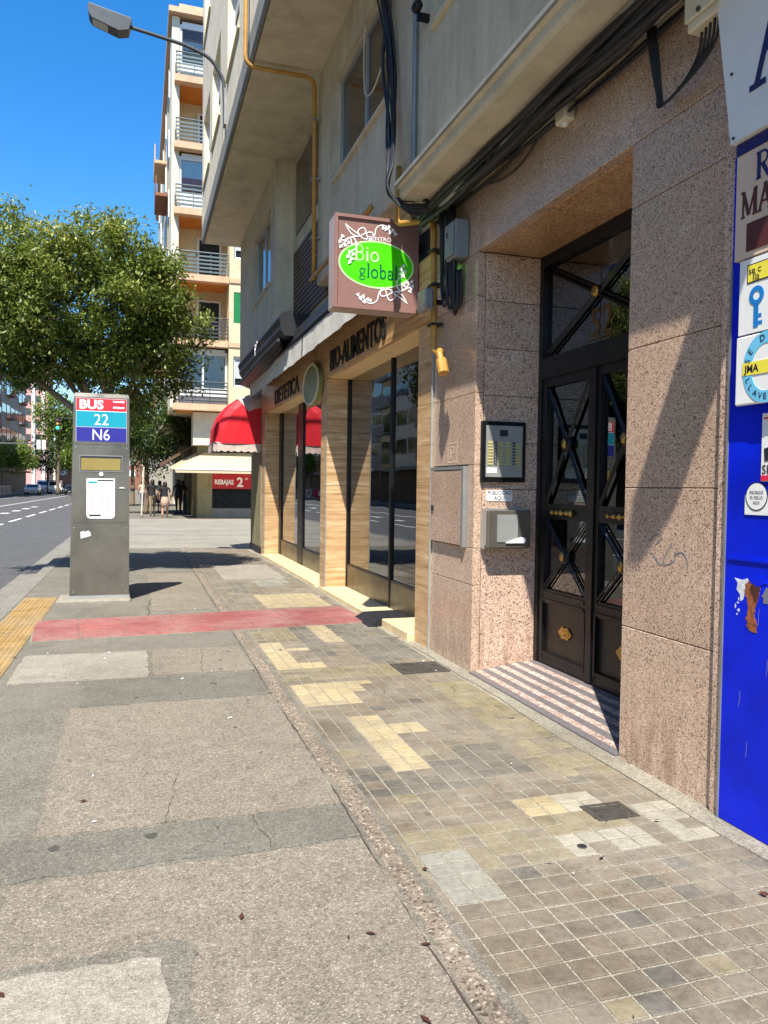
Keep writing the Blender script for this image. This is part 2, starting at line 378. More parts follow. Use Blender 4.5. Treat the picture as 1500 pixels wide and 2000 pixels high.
# ------------------------------------------------------------------ mesh helpers
class MB:
    def __init__(s): s.v = []; s.f = []; s.m = []; s.r = []
    def face(s, idx, mi=0, r=0.0): s.f.append(tuple(idx)); s.m.append(mi); s.r.append(r)
    def poly(s, pts, mi=0, r=0.0):
        k = len(s.v); s.v += [tuple(p) for p in pts]; s.face(range(k, k+len(pts)), mi, r); return s
    def box(s, x0, x1, y0, y1, z0, z1, mi=0, r=0.0):
        if x0 > x1: x0, x1 = x1, x0
        if y0 > y1: y0, y1 = y1, y0
        if z0 > z1: z0, z1 = z1, z0
        k = len(s.v)
        s.v += [(x0,y0,z0),(x1,y0,z0),(x1,y1,z0),(x0,y1,z0),(x0,y0,z1),(x1,y0,z1),(x1,y1,z1),(x0,y1,z1)]
        for q in ((0,3,2,1),(4,5,6,7),(0,1,5,4),(1,2,6,5),(2,3,7,6),(3,0,4,7)): s.face([k+i for i in q], mi, r)
        return s
    def cbox(s, x0, x1, y0, y1, z0, z1, c=0.004, mi=0, r=0.0):
        """box with every edge chamfered"""
        k = len(s.v); c = min(c, (x1-x0)*0.45, (y1-y0)*0.45, (z1-z0)*0.45)
        X, Y, Z = (x0, x1), (y0, y1), (z0, z1); sg = (1, -1); ids = {}
        for i in (0, 1):
            for j in (0, 1):
                for l in (0, 1):
                    p = (X[i], Y[j], Z[l]); d = (sg[i]*c, sg[j]*c, sg[l]*c)
                    for a in range(3):
                        q = [p[t]+(d[t] if t != a else 0) for t in range(3)]
                        ids[i, j, l, a] = len(s.v); s.v.append(tuple(q))
        # vertex a: lies on face normal to axis a
        def F(l): s.face(l, mi, r)
        F([ids[0,0,0,2], ids[0,1,0,2], ids[1,1,0,2], ids[1,0,0,2]]); F([ids[0,0,1,2], ids[1,0,1,2], ids[1,1,1,2], ids[0,1,1,2]])
        F([ids[0,0,0,1], ids[1,0,0,1], ids[1,0,1,1], ids[0,0,1,1]]); F([ids[0,1,0,1], ids[0,1,1,1], ids[1,1,1,1], ids[1,1,0,1]])
        F([ids[0,0,0,0], ids[0,0,1,0], ids[0,1,1,0], ids[0,1,0,0]]); F([ids[1,0,0,0], ids[1,1,0,0], ids[1,1,1,0], ids[1,0,1,0]])
        for i in (0, 1):
            for j in (0, 1):
                F([ids[i,j,0,0], ids[i,j,0,1], ids[i,j,1,1], ids[i,j,1,0]])
                F([ids[i,0,j,0], ids[i,0,j,2], ids[i,1,j,2], ids[i,1,j,0]])
                F([ids[0,i,j,1], ids[0,i,j,2], ids[1,i,j,2], ids[1,i,j,1]])
                for l in (0, 1): F([ids[i,j,l,0], ids[i,j,l,1], ids[i,j,l,2]])
        return s
    def tube(s, path, r, n=8, mi=0, cap=True, r1=None):
        P = [Vector(p) for p in path]; k0 = len(s.v); rings = []
        t0 = (P[1]-P[0]).normalized()
        a = Vector((0, 0, 1)) if abs(t0.z) < 0.9 else Vector((1, 0, 0))
        u = t0.cross(a).normalized()
        for i, p in enumerate(P):
            t = (P[min(i+1, len(P)-1)]-P[max(i-1, 0)]).normalized()
            u = (u-t*u.dot(t))
            u = u.normalized() if u.length > 1e-6 else t.orthogonal().normalized()
            w = t.cross(u)
            rr = r if r1 is None else r+(r1-r)*i/(len(P)-1)
            if isinstance(r, (list, tuple)): rr = r[i]
            ring = []
            for j in range(n):
                an = 2*math.pi*j/n
                ring.append(len(s.v)); s.v.append(tuple(p+u*(rr*math.cos(an))+w*(rr*math.sin(an))))
            rings.append(ring)
        for A, B in zip(rings, rings[1:]):
            for j in range(n): s.face((A[j], A[(j+1) % n], B[(j+1) % n], B[j]), mi)
        if cap:
            s.face(rings[0][::-1], mi); s.face(rings[-1], mi)
        return s
    def prism(s, pts, mp, d0, d1, mi=0):
        """closed outline (u,v) pushed from depth d0 to d1 through mp(u,v,w)"""
        n = len(pts); k = len(s.v)
        s.v += [tuple(mp(u, v, d0)) for u, v in pts]+[tuple(mp(u, v, d1)) for u, v in pts]
        s.face([k+i for i in range(n)][::-1], mi); s.face([k+n+i for i in range(n)], mi)
        for i in range(n):
            j = (i+1) % n; s.face((k+i, k+j, k+n+j, k+n+i), mi)
        return s
    def ribbon(s, pts, wd, mp, d0, d1, mi=0, closed=False):
        """flat stroke of width wd (number or list) along (u,v) points"""
        P = [Vector(p) for p in pts]; n = len(P); L = []; Rr = []
        for i, p in enumerate(P):
            a = P[(i-1) % n] if closed or i > 0 else P[i]
            b = P[(i+1) % n] if closed or i < n-1 else P[i]
            t = (b-a); t = t.normalized() if t.length > 1e-9 else Vector((1, 0))
            nr = Vector((-t.y, t.x)); w = (wd[i] if isinstance(wd, (list, tuple)) else wd)/2
            L.append(p+nr*w); Rr.append(p-nr*w)
        k = len(s.v)
        for q in L: s.v.append(tuple(mp(q.x, q.y, d1)))
        for q in Rr: s.v.append(tuple(mp(q.x, q.y, d1)))
        for q in L: s.v.append(tuple(mp(q.x, q.y, d0)))
        for q in Rr: s.v.append(tuple(mp(q.x, q.y, d0)))
        for i in range(n if closed else n-1):
            j = (i+1) % n
            s.face((k+i, k+n+i, k+n+j, k+j), mi)
            s.face((k+i, k+j, k+2*n+j, k+2*n+i), mi); s.face((k+n+j, k+n+i, k+3*n+i, k+3*n+j), mi)
        return s
    def lathe(s, prof, c, axis='z', n=16, mi=0):
        k = len(s.v); m = len(prof)
        for j in range(n):
            a = 2*math.pi*j/n
            for (r, h) in prof:
                x, y = r*math.cos(a), r*math.sin(a)
                p = {'z': (x, y, h), 'y': (x, h, y), 'x': (h, x, y)}[axis]
                s.v.append((c[0]+p[0], c[1]+p[1], c[2]+p[2]))
        for j in range(n):
            for i in range(m-1):
                a, b = k+j*m+i, k+((j+1) % n)*m+i
                s.face((a, b, b+1, a+1), mi)
        return s
    def build(s, name, mats, parent=None, smooth=False, org=None, rnd=False):
        if not isinstance(mats, (list, tuple)): mats = [mats]
        o0 = Vector(org) if org is not None else (origin_of(parent) if parent else Vector((0, 0, 0)))
        me = bpy.data.meshes.new(name)
        me.from_pydata([(x-o0.x, y-o0.y, z-o0.z) for x, y, z in s.v], [], s.f)
        for m in mats: me.materials.append(MATS[m])
        if len(mats) > 1: me.polygons.foreach_set('material_index', s.m)
        if smooth: me.polygons.foreach_set('use_smooth', [True]*len(s.f))
        if rnd:
            at = me.attributes.new('rnd', 'FLOAT', 'FACE'); at.data.foreach_set('value', s.r)
        me.update()
        return link(name, me, parent, o0)
def origin_of(o):
    p = Vector(o.location)
    while o.parent: o = o.parent; p += Vector(o.location)
    return p
def link(name, me, parent=None, at=None):
    o = bpy.data.objects.new(name, me); COL.objects.link(o)
    at = Vector(at) if at is not None else Vector((0, 0, 0))
    if parent:
        o.parent = parent; o.location = at-origin_of(parent)
    else: o.location = at
    return o
def tag(o, label, cat=None, group=None):
    o['label'] = label
    if cat: o['category'] = cat
    if group: o['group'] = group
    return o
def thing(name, label, cat, loc=(0, 0, 0), group=None):
    o = bpy.data.objects.new(name, None); COL.objects.link(o); o.location = loc
    o.empty_display_size = 0.1
    return tag(o, label, cat, group)
def struct(o): o['kind'] = 'structure'; return o
def stuff(o): o['kind'] = 'stuff'; return o
def part(name, mat, parent, *boxes, ch=0.0):
    m = MB()
    for b in boxes: (m.cbox(*b, c=ch) if ch else m.box(*b))
    return m.build(name, mat, parent)
def front_y(ox, oy, oz):          # sheet facing the camera side of the street (-Y): u -> +X, v -> +Z, w -> -Y
    return lambda u, v, w: (ox+u, oy-w, oz+v)
def front_x(ox, oy, oz):          # sheet facing the road (-X): u -> -Y, v -> +Z, w -> -X
    return lambda u, v, w: (ox-w, oy-u, oz+v)
def arc(cx, cy, rx, ry, a0, a1, n=14):
    return [(cx+rx*math.cos(R(a0+(a1-a0)*i/n)), cy+ry*math.sin(R(a0+(a1-a0)*i/n))) for i in range(n+1)]
def rect(u0, v0, u1, v1): return [(u0, v0), (u1, v0), (u1, v1), (u0, v1)]
def smooth_path(pts, n=6):
    P = [Vector(p) for p in pts]; out = []
    for i in range(len(P)-1):
        p0, p1, p2, p3 = P[max(i-1, 0)], P[i], P[i+1], P[min(i+2, len(P)-1)]
        for k in range(n):
            t = k/n
            out.append(0.5*((2*p1)+(p2-p0)*t+(2*p0-5*p1+4*p2-p3)*t*t+(3*p1-p0-3*p2+p3)*t**3))
    out.append(P[-1]); return out
def lettering(name, text, size, mp, mat, parent, d0=0.0, ext=0.003, width=None, bold=0.0, align='LEFT', sx=1.0):
    cv = bpy.data.curves.new('t', 'FONT'); cv.body = text; cv.size = size; cv.align_x = align
    cv.offset = bold; cv.resolution_u = 3; cv.extrude = 0.5
    ob = bpy.data.objects.new('t', cv); COL.objects.link(ob)
    dg = bpy.context.evaluated_depsgraph_get(); dg.update()
    me = bpy.data.meshes.new_from_object(ob.evaluated_get(dg))
    bpy.data.objects.remove(ob); bpy.data.curves.remove(cv)
    xs = [v.co.x for v in me.vertices]; k = sx
    if width: k = width/(max(xs)-min(xs))
    x0 = min(xs) if align == 'LEFT' else 0
    o0 = origin_of(parent)
    for v in me.vertices:
        w = d0+(ext if v.co.z > 0 else 0)
        v.co = Vector(mp((v.co.x-x0)*k, v.co.y, w))-o0
    me.materials.clear(); me.materials.append(MATS[mat])
    return link(name, me, parent, o0)

# ================================================================== ground
struct(part('ground', 'road_asphalt', None, (-700, 700, -400, 1200, -0.6, -0.135)))
struct(part('road', 'road_asphalt', None, (-16, -1.62, -60, 320, -0.14, -0.12)))
gut = struct(part('gutter', 'kerb_stone', None, (-1.98, -1.62, -20, 60, -0.14, -0.116)))
kerb = struct(part('kerb', 'mortar', None, (-1.60, -1.42, -6, 120, -0.14, -0.012)))
ks = MB(); ks.cbox(-0.105, 0.105, 0.006, 0.994, -0.13, 0.0, 0.018)
k0 = ks.build('kerb_stone', 'kerb_stone', kerb, org=(0, 0, 0)); kerb_me = k0.data; bpy.data.objects.remove(k0)
for i in range(-2, 44): link('kerb_stone', kerb_me, kerb, (-1.52, i*1.0, 0.001+random.uniform(-.002, .002)))
struct(part('pavement', 'asphalt_grey', None, (-1.42, 1.06, -6, 18.9, -0.13, 0.0)))
struct(part('pavement', 'asphalt_grey', None, (-1.42, 14, 35.2, 220, -0.13, 0.0)))
struct(part('pavement', 'kerb_stone', None, (-22, -16.1, -60, 320, -0.14, 0.02)))
struct(part('mortar_bed', 'mortar', None, (1.062, 2.62, -4, 18.9, -0.13, -0.003)))
cross = struct(part('side_street', 'asphalt_band', None, (-1.42, 40, 18.902, 35.198, -0.13, -0.01)))
for i in range(15):
    y = 19.0+i*1.08
    m = MB(); m.cbox(-1.4, 12, y, y+1.0, -0.05, 0.002+random.uniform(-.002, .002), 0.006); m.build('paving_slab', 'paver_light', cross)

def wob_outline(x0, x1, y0, y1, amp=0.012, step=0.12, seed=1):
    rnd = random.Random(seed); pts = []
    def edge(a, b):
        n = max(2, int((Vector(b)-Vector(a)).length/step))
        for i in range(n):
            t = i/n; p = Vector(a).lerp(Vector(b), t)
            pts.append((p.x+rnd.uniform(-amp, amp), p.y+rnd.uniform(-amp, amp)))
    edge((x0, y0), (x1, y0)); edge((x1, y0), (x1, y1)); edge((x1, y1), (x0, y1)); edge((x0, y1), (x0, y0))
    return pts
flat = lambda u, v, w: (u, v, w)
def patch(name, mat, x0, x1, y0, y1, top, seed, amp=0.012):
    o = MB().prism(wob_outline(x0, x1, y0, y1, amp*1.5, 0.07, seed), flat, -0.02, top).build(name, mat)
    return struct(o)
patch('asphalt_patch', 'asphalt_beige', -0.42, 0.925, 3.49, 5.47, 0.004, 1)
patch('asphalt_patch', 'asphalt_beige', -0.46, 0.925, -1.0, 3.10, 0.004, 2)
patch('asphalt_patch', 'asphalt_band', -0.95, 0.93, 3.12, 3.47, 0.0035, 3)
patch('asphalt_patch', 'asphalt_band', -0.36, 0.92, 5.49, 6.18, 0.0035, 4)
patch('asphalt_patch', 'asphalt_beige', 0.12, 0.90, 6.26, 7.22, 0.004, 5, 0.008)
patch('concrete_patch', 'concrete_slab', -0.93, 0.08, 6.22, 7.22, 0.006, 6, 0.006)
patch('asphalt_patch', 'asphalt_grey', -0.6, 0.17, 0.8, 2.56, 0.006, 8, 0.016)
patch('concrete_patch', 'concrete_slab', -0.9, 0.085, 0.6, 2.49, 0.009, 7, 0.01)
patch('asphalt_patch', 'asphalt_beige', 0.15, 0.9, 9.5, 13.5, 0.004, 9)
patch('concrete_patch', 'concrete_slab', 1.3, 2.3, 12.4, 14.6, 0.006, 10)

# crumbling strip of exposed pebbles between the asphalt and the tiles
m = MB(); nx, ny = 9, 420; rr = random.Random(5)
for j in range(ny+1):
    y = 0.2+j*(18.6/ny)
    wv = 0.018*math.sin(y*2.1)+0.012*math.sin(y*5.3+1)
    for i in range(nx+1):
        t = i/nx; edge = 0 if i in (0, nx) else 1
        x = 0.93+wv*0.35+t*(0.105)+rr.uniform(-.004, .004)
        m.v.append((x, y, -0.012+edge*(0.012+0.005*math.sin(t*math.pi)+rr.uniform(-.0035, .004))))
for j in range(ny):
    for i in range(nx):
        a = j*(nx+1)+i; m.face((a, a+1, a+nx+2, a+nx+1))
struct(m.build('pebble_strip', 'aggregate', None))
# dark open joint along it
m = MB(); pts = [(0.921+0.005*math.sin(y*1.7)+0.018*0.35*math.sin(y*2.1)+rr.uniform(-.005, .005), y) for y in [0.3+0.08*i for i in range(226)]]
m.ribbon(pts, [max(.0003, 0.0035+0.004*math.sin(i_*.37)+rr.uniform(-.005, .005)) for i_, _ in enumerate(pts)], flat, -0.01, 0.0052); struct(m.build('crack', 'granite_joint', None))

# small square paving tiles
TYPES = ['tile_brown', 'tile_olive', 'tile_yellow', 'tile_white', 'tile_blue', 'tile_slate']
RECTS = [  # x0 x1 y0 y1 type
 (1.09, 1.30, 2.51, 2.91, 4), (1.74, 2.13, 2.73, 2.91, 3), (1.72, 1.93, 3.13, 3.33, 2), (1.93, 2.14, 3.13, 3.33, 3),
 (1.32, 1.53, 3.77, 4.77, 2), (1.52, 1.73, 4.37, 4.57, 2), (1.10, 1.52, 5.15, 5.46, 2), (1.10, 1.63, 5.46, 5.76, 2),
 (0.98, 1.06, 5.56, 5.68, 3), (1.62, 1.75, 5.62, 5.76, 2), (1.10, 1.32, 6.2, 7.36, 2), (1.32, 1.53, 6.2, 6.4, 2),
 (1.32, 1.53, 6.88, 7.06, 2), (1.52, 2.36, 9.4, 10.6, 2), (1.73, 1.94, 7.25, 8.13, 2),
 (1.05, 2.10, 2.73, 3.13, 1), (2.24, 2.5, 2.74, 3.1, 3), (2.09, 2.46, 3.53, 5.50, 1), (1.0, 2.0, 5.78, 6.17, 1), (1.1, 1.55, 7.4, 8.2, 1),
 (0.98, 1.74, 3.5, 3.86, 5), (1.74, 2.05, 3.6, 4.1, 5), (1.53, 1.75, 6.6, 8.2, 5), (1.3, 1.5, 10.8, 12.2, 5), (1.7, 2.2, 11.5, 13, 4), (1.9, 2.46, 6.3, 9.0, 5)]
def ttype(x, y):
    rn = random.Random(int(x*991)*31+int(y*7717)); q = rn.random()
    for a, b, c, d, t in RECTS:
        if a <= x < b and c <= y < d: return t if q > 0.07 or t == 2 else 0
    return 1 if q < 0.025 else (5 if q < 0.05 else 0)
PX, PY = 0.1045, 0.1; cells = []
for i in range(-1, 13):
    for j in range(-25, 164):
        x0, y0 = 1.09+PX*i, 2.51+PY*j
        if x0 < 1.045: x0 = 1.048; 
        x1 = 1.09+PX*(i+1)
        if x1-x0 < 0.02: continue
        cells.append((x0, x1, y0, y0+PY))
def depth(c):
    d = in_view(((c[0]+c[1])/2, (c[2]+c[3])/2, 0), 0.06)
    return d if d else 1e9
full = [c for c in cells if abs(c[1]-c[0]-PX) < 1e-6]
near = sorted([c for c in full if depth(c) < 1e8], key=depth)[:300]
nearset = set(near)
paving = struct(part('tiled_paving', 'mortar', None, (1.064, 2.6, -3.98, 18.88, -0.12, -0.0028)))
G = 0.0048
def tile_into(m, x0, x1, y0, y1, top, mi=0, r=0.0, c=0.004):
    k = len(m.v)
    m.v += [(x0, y0, -0.012), (x1, y0, -0.012), (x1, y1, -0.012), (x0, y1, -0.012),
            (x0, y0, top-c*0.6), (x1, y0, top-c*0.6), (x1, y1, top-c*0.6), (x0, y1, top-c*0.6),
            (x0+c, y0+c, top), (x1-c, y0+c, top), (x1-c, y1-c, top), (x0+c, y1-c, top)]
    for a in range(4):
        b = (a+1) % 4
        m.face((k+a, k+b, k+4+b, k+4+a), mi, r); m.face((k+4+a, k+4+b, k+8+b, k+8+a), mi, r)
    m.face((k+8, k+9, k+10, k+11), mi, r)
tm = MB(); tile_into(tm, -PX/2+G, PX/2-G, -PY/2+G, PY/2-G, 0.002)
tile_me = {}
for t in TYPES:
    o = tm.build('paving_tile', t, None, rnd=True); tile_me[t] = o.data; bpy.data.objects.remove(o)
for c in near:
    cx, cy = (c[0]+c[1])/2, (c[2]+c[3])/2
    o = link('paving_tile', tile_me[TYPES[ttype(cx, cy)]], paving, (cx+random.uniform(-.0012, .0012), cy+random.uniform(-.0012, .0012), random.uniform(-.0012, .0008)))
    o.rotation_euler = (R(random.uniform(-.35, .35)), R(random.uniform(-.35, .35)), R(random.uniform(-.7, .7)))
m = MB()
for c in cells:
    if c in nearset: continue
    dz = random.uniform(-.001, .001); j = random.uniform(-.001, .001)
    tile_into(m, c[0]+G+j, c[1]-G+j, c[2]+G, c[3]-G, 0.002+dz, ttype((c[0]+c[1])/2, (c[2]+c[3])/2), random.random())
stuff(m.build('paving_tile', TYPES, paving, rnd=True))
# cement margin along the facade
pts = [(2.70, -4), (2.70, 17.2)]+[(2.455+0.02*math.sin(y*1.3)+0.012*math.sin(y*4.1)+random.uniform(-.006, .006), y) for y in [17.2-0.12*i for i in range(177)]]
struct(MB().prism(pts[::-1], flat, -0.05, 0.006).build('cement_margin', 'cement', None))
# red guiding slabs across the pavement, laid slightly askew
redbed = struct(part('red_paving', 'mortar', None, (0, 3.50, 0, 1.16, -0.02, 0.0045)))
redbed.location = (-0.97, 7.86, 0); redbed.rotation_euler = (0, 0, R(5.0))
sm = MB(); sm.cbox(0.003, 0.433, 0.003, 0.381, -0.005, 0.011, 0.003)
for q in range(5): sm.cbox(0.02, 0.416, 0.04+q*0.066, 0.075+q*0.066, 0.009, 0.0145, 0.003)
o = sm.build('red_slab', 'tile_red', None, rnd=True); red_me = o.data; bpy.data.objects.remove(o)
for i in range(8):
    for j in range(3):
        o = bpy.data.objects.new('red_slab', red_me); COL.objects.link(o); o.parent = redbed
        o.location = (0.012+i*0.4355, 0.008+j*0.383, random.uniform(-.001, .001))
# yellow ribbed tactile tiles along the kerb
ybed = struct(part('tactile_paving', 'mortar', None, (-1.405, -1.0, 1.0, 10.86, -0.02, 0.004)))
sm = MB(); sm.cbox(-0.098, 0.098, -0.098, 0.098, -0.005, 0.009, 0.003)
for q in range(4): sm.cbox(-0.08+q*0.045, -0.055+q*0.045, -0.09, 0.09, 0.007, 0.013, 0.003)
o = sm.build('tactile_tile', 'tactile_yellow', None, rnd=True); ymesh = o.data; bpy.data.objects.remove(o)
for i in range(2):
    for j in range(32):
        link('tactile_tile', ymesh, ybed, (-1.302+i*0.2, 10.75-j*0.2, random.uniform(-.001, .001)))
# hairline cracks and litter
for s_, (a, b) in enumerate([((.5, 3.47), (.52, 3.13)), ((.12, 3.5), (.2, 4.1)), ((.5, 6.3), (.55, 7.2)), ((.1, 9.1), (.16, 10.5))]):
    r_ = random.Random(60+s_); A_, B_ = Vector(a), Vector(b); n_ = int((B_-A_).length/.03); w_ = 0; pp = []
    for i in range(n_+1):
        w_ = w_*.9+r_.uniform(-.012, .012); d_ = (B_-A_).normalized(); q = A_.lerp(B_, i/n_)+Vector((-d_.y, d_.x))*w_; pp.append((q.x, q.y))
    struct(MB().ribbon(pp, [max(.0004, r_.uniform(-.001, .003)) for _ in pp], flat, -0.002, 0.0068).build('crack', 'granite_joint', None))
m = MB(); r_ = random.Random(77)
for i in range(150):
    x, y = r_.uniform(-1.2, 2.45), r_.uniform(1.6, 13); a_ = r_.uniform(0, 6.28); L_ = r_.uniform(.006, .026); w_ = L_*r_.uniform(.2, .45)
    ca_, sa_ = math.cos(a_), math.sin(a_); z_ = .011
    m.poly([(x-ca_*L_, y-sa_*L_, z_), (x-sa_*w_, y+ca_*w_, z_+r_.uniform(0, .008)), (x+ca_*L_, y+sa_*L_, z_+r_.uniform(0, .006)), (x+sa_*w_, y-ca_*w_, z_)], r_.choice((0, 0, 1, 2)))
lt = m.build('dry_leaves', ['rust_dark', 'bark', 'paper_torn'], None); stuff(lt); tag(lt, 'dry leaf bits and scraps scattered over the pavement', 'litter')
# iron covers in the paving
def drain(label, x0, x1, y0, y1, swirl):
    t = thing('drain_cover', label, 'drain cover', (x0, y0, 0))
    part('rim', 'iron_cover', t, (x0, x1, y0, y0+.02, -.01, .006), (x0, x1, y1-.02, y1, -.01, .006), (x0, x0+.02, y0+.02, y1-.02, -.01, .006), (x1-.02, x1, y0+.02, y1-.02, -.01, .006))
    part('lid', 'iron_cover', t, (x0+.023, x1-.023, y0+.023, y1-.023, -.01, .003))
    m = MB(); cx, cy = (x0+x1)/2, (y0+y1)/2
    if swirl:
        for k in range(5):
            f = (k+1)/6
            m.ribbon(arc(cx, cy, f*(x1-x0)/2, f*(y1-y0)/2, k*25, k*25+320, 24), 0.012, flat, 0.002, 0.0075)
    else:
        for k in range(6):
            m.box(x0+.035, x1-.035, y0+.03+k*(y1-y0-.06)/6, y0+.038+k*(y1-y0-.06)/6, .002, .0065)
    m.build('tread_pattern', 'iron_cover', t)
drain('large cast iron cover with swirling pattern beside the granite corner', 2.035, 2.45, 5.81, 6.17, True)
drain('small dark iron cover set in the tiles before the granite pillar', 1.995, 2.21, 2.975, 3.145, False)
t = thing('drain_cover', 'small round dark cap set in the pale tiles near the pillar', 'drain cover', (1.785, 2.785, 0))
MB().tube([(1.785, 2.785, -.005), (1.785, 2.785, .0045)], .021, 20).build('rim', 'iron_cover', t); MB().tube([(1.785, 2.785, -.005), (1.785, 2.785, .0055)], .016, 18).build('lid', 'ink', t)
# road markings
mk = struct(part('road', 'road_white', None, (-9.0, -8.85, 20, 300, -0.121, -0.116)))
mk.name = 'road_marking'
m = MB()
for y in range(10, 200, 5): m.box(-5.15, -5.0, y, y+3.2, -0.121, -0.116)
for y in range(36, 60, 4): m.box(-6.9, -6.5, y, y+1.2, -0.121, -0.1155)
struct(m.build('road_marking', 'road_white', None))
m = MB().box(-13.2, -13.08, 10, 300, -0.121, -0.116); struct(m.build('road_marking', 'road_white', None))

# ================================================================== apartment building on the right
XF = 2.58
bA = thing('apartment_building', 'near apartment building with pink granite entrance and concrete storeys above', 'building', (2.6, 6, 0))
part('core', 'granite_joint', bA, (2.655, 2.95, 5.74, 6.62, 0, 3.95), (2.655, 2.95, 2.88, 3.66, 0, 3.95), (2.655, 3.4, 2.88, 6.62, 3.46, 3.95))
def slab(x0, x1, y0, y1, z0, z1, mat='granite_pink', g=0.0022, c=0.003, ax='x'):
    m = MB()
    if ax == 'x': m.cbox(x0, x1, y0+g, y1-g, z0+g, z1-g, c)
    elif ax == 'y': m.cbox(x0+g, x1-g, y0, y1, z0+g, z1-g, c)
    else: m.cbox(x0+g, x1-g, y0+g, y1-g, z0, z1, c)
    return m.build('granite_slab', mat, bA)
Zs = [0, 0.75, 1.52, 2.28, 3.05, 3.40]
for a, b in zip(Zs, Zs[1:]): slab(XF, 2.65, 2.93, 3.68, max(a, 0.0), b)
for a, b in zip([0, 1.14, 1.52, 2.28, 3.05], [1.14, 1.52, 2.28, 3.05, 3.4]):
    if a == 1.14:   # meter hatch takes this place
        slab(XF, 2.65, 5.70, 5.83, 1.02, 1.70); slab(XF, 2.65, 6.585, 6.62, 1.02, 1.70)
    elif a == 0: slab(XF, 2.65, 5.70, 6.62, 0, 0.72); slab(XF, 2.65, 5.70, 6.62, 0.72, 1.02)
    elif a == 1.52: slab(XF, 2.65, 5.70, 6.62, 1.70, 2.28)
    else: slab(XF, 2.65, 5.70, 6.62, a, b)
for a, b in zip([2.93, 3.68, 4.66, 5.70], [3.68, 4.66, 5.70, 6.62]): slab(XF, 2.65, a, b, 3.40, 3.93)
part('capping', 'beige_plastic', bA, (2.57, 2.66, 2.88, 6.64, 3.932, 3.95))
part('corner_trim', 'granite_reveal', bA, (2.555, 2.66, 2.868, 2.928, 0, 3.93))
# reveal of the doorway: left side faces the camera, the right one faces away; granite overhead
for a, b in zip([0.1, 1.5, 1.88, 2.26, 2.64, 3.02], [1.5, 1.88, 2.26, 2.64, 3.02, 3.4]): slab(2.653, 3.15, 5.70, 5.735, a, b, 'granite_reveal', ax='y')
m = MB(); m.prism([(2.653, 0.002), (3.15, 0.075), (3.15, 0.165), (2.653, 0.098)], lambda u, v, w: (u, 5.70+w, v), -0.004, 0.03); m.build('skirting', 'granite_reveal', bA)
for a, b in zip([0, 1.14, 2.28], [1.14, 2.28, 3.4]): slab(2.653, 3.15, 3.645, 3.68, a, b, 'granite_reveal', ax='y')
for a, b in zip([3.68, 4.66], [4.66, 5.70]): slab(2.653, 3.2, a, b, 3.402, 3.44, 'granite_soffit', ax='z')
for a, b in zip([0, 1.14, 2.28], [1.14, 2.28, 3.4]): slab(3.17, 3.24, 3.66, 4.05, a, b, 'granite_reveal')
# threshold ramp of striped stone
rampz = lambda x: 0.006+0.079*(x-2.47)/(3.16-2.47)
N = 11
for i in range(N):
    x0 = 2.56+(3.15-2.56)*i/N; x1 = 2.56+(3.15-2.56)*(i+1)/N-0.002
    m = MB()
    for y0, y1 in ((3.682, 4.7), (4.7, 5.698)): pass
    m.v += [(x0, 3.682, 0), (x1, 3.682, 0), (x1, 5.698, 0), (x0, 5.698, 0), (x0, 3.682, rampz(x0)), (x1, 3.682, rampz(x1)), (x1, 5.698, rampz(x1)), (x0, 5.698, rampz(x0))]
    for q in ((0,3,2,1),(4,5,6,7),(0,1,5,4),(1,2,6,5),(2,3,7,6),(3,0,4,7)): m.face(q)
    m.build('threshold_strip', 'stripe_dark' if i % 2 == 0 else 'stripe_pink', bA)
# entrance hall behind the door
part('hall', 'interior_wall', bA, (3.26, 8.0, 6.3, 6.35, 0, 3.4), (3.26, 8.0, 3.3, 3.35, 0, 3.4), (8.0, 8.05, 3.3, 6.35, 0, 3.4), (3.26, 8.0, 3.35, 6.3, 3.4, 3.45))
part('hall_floor', 'interior_floor', bA, (3.2, 8.0, 3.35, 6.3, 0.0, 0.09))
part('hall_door', 'shutter_brown', bA, (7.6, 7.7, 4.2, 5.1, 0.09, 2.2), (5.0, 6.2, 6.22, 6.3, 0.09, 2.3))
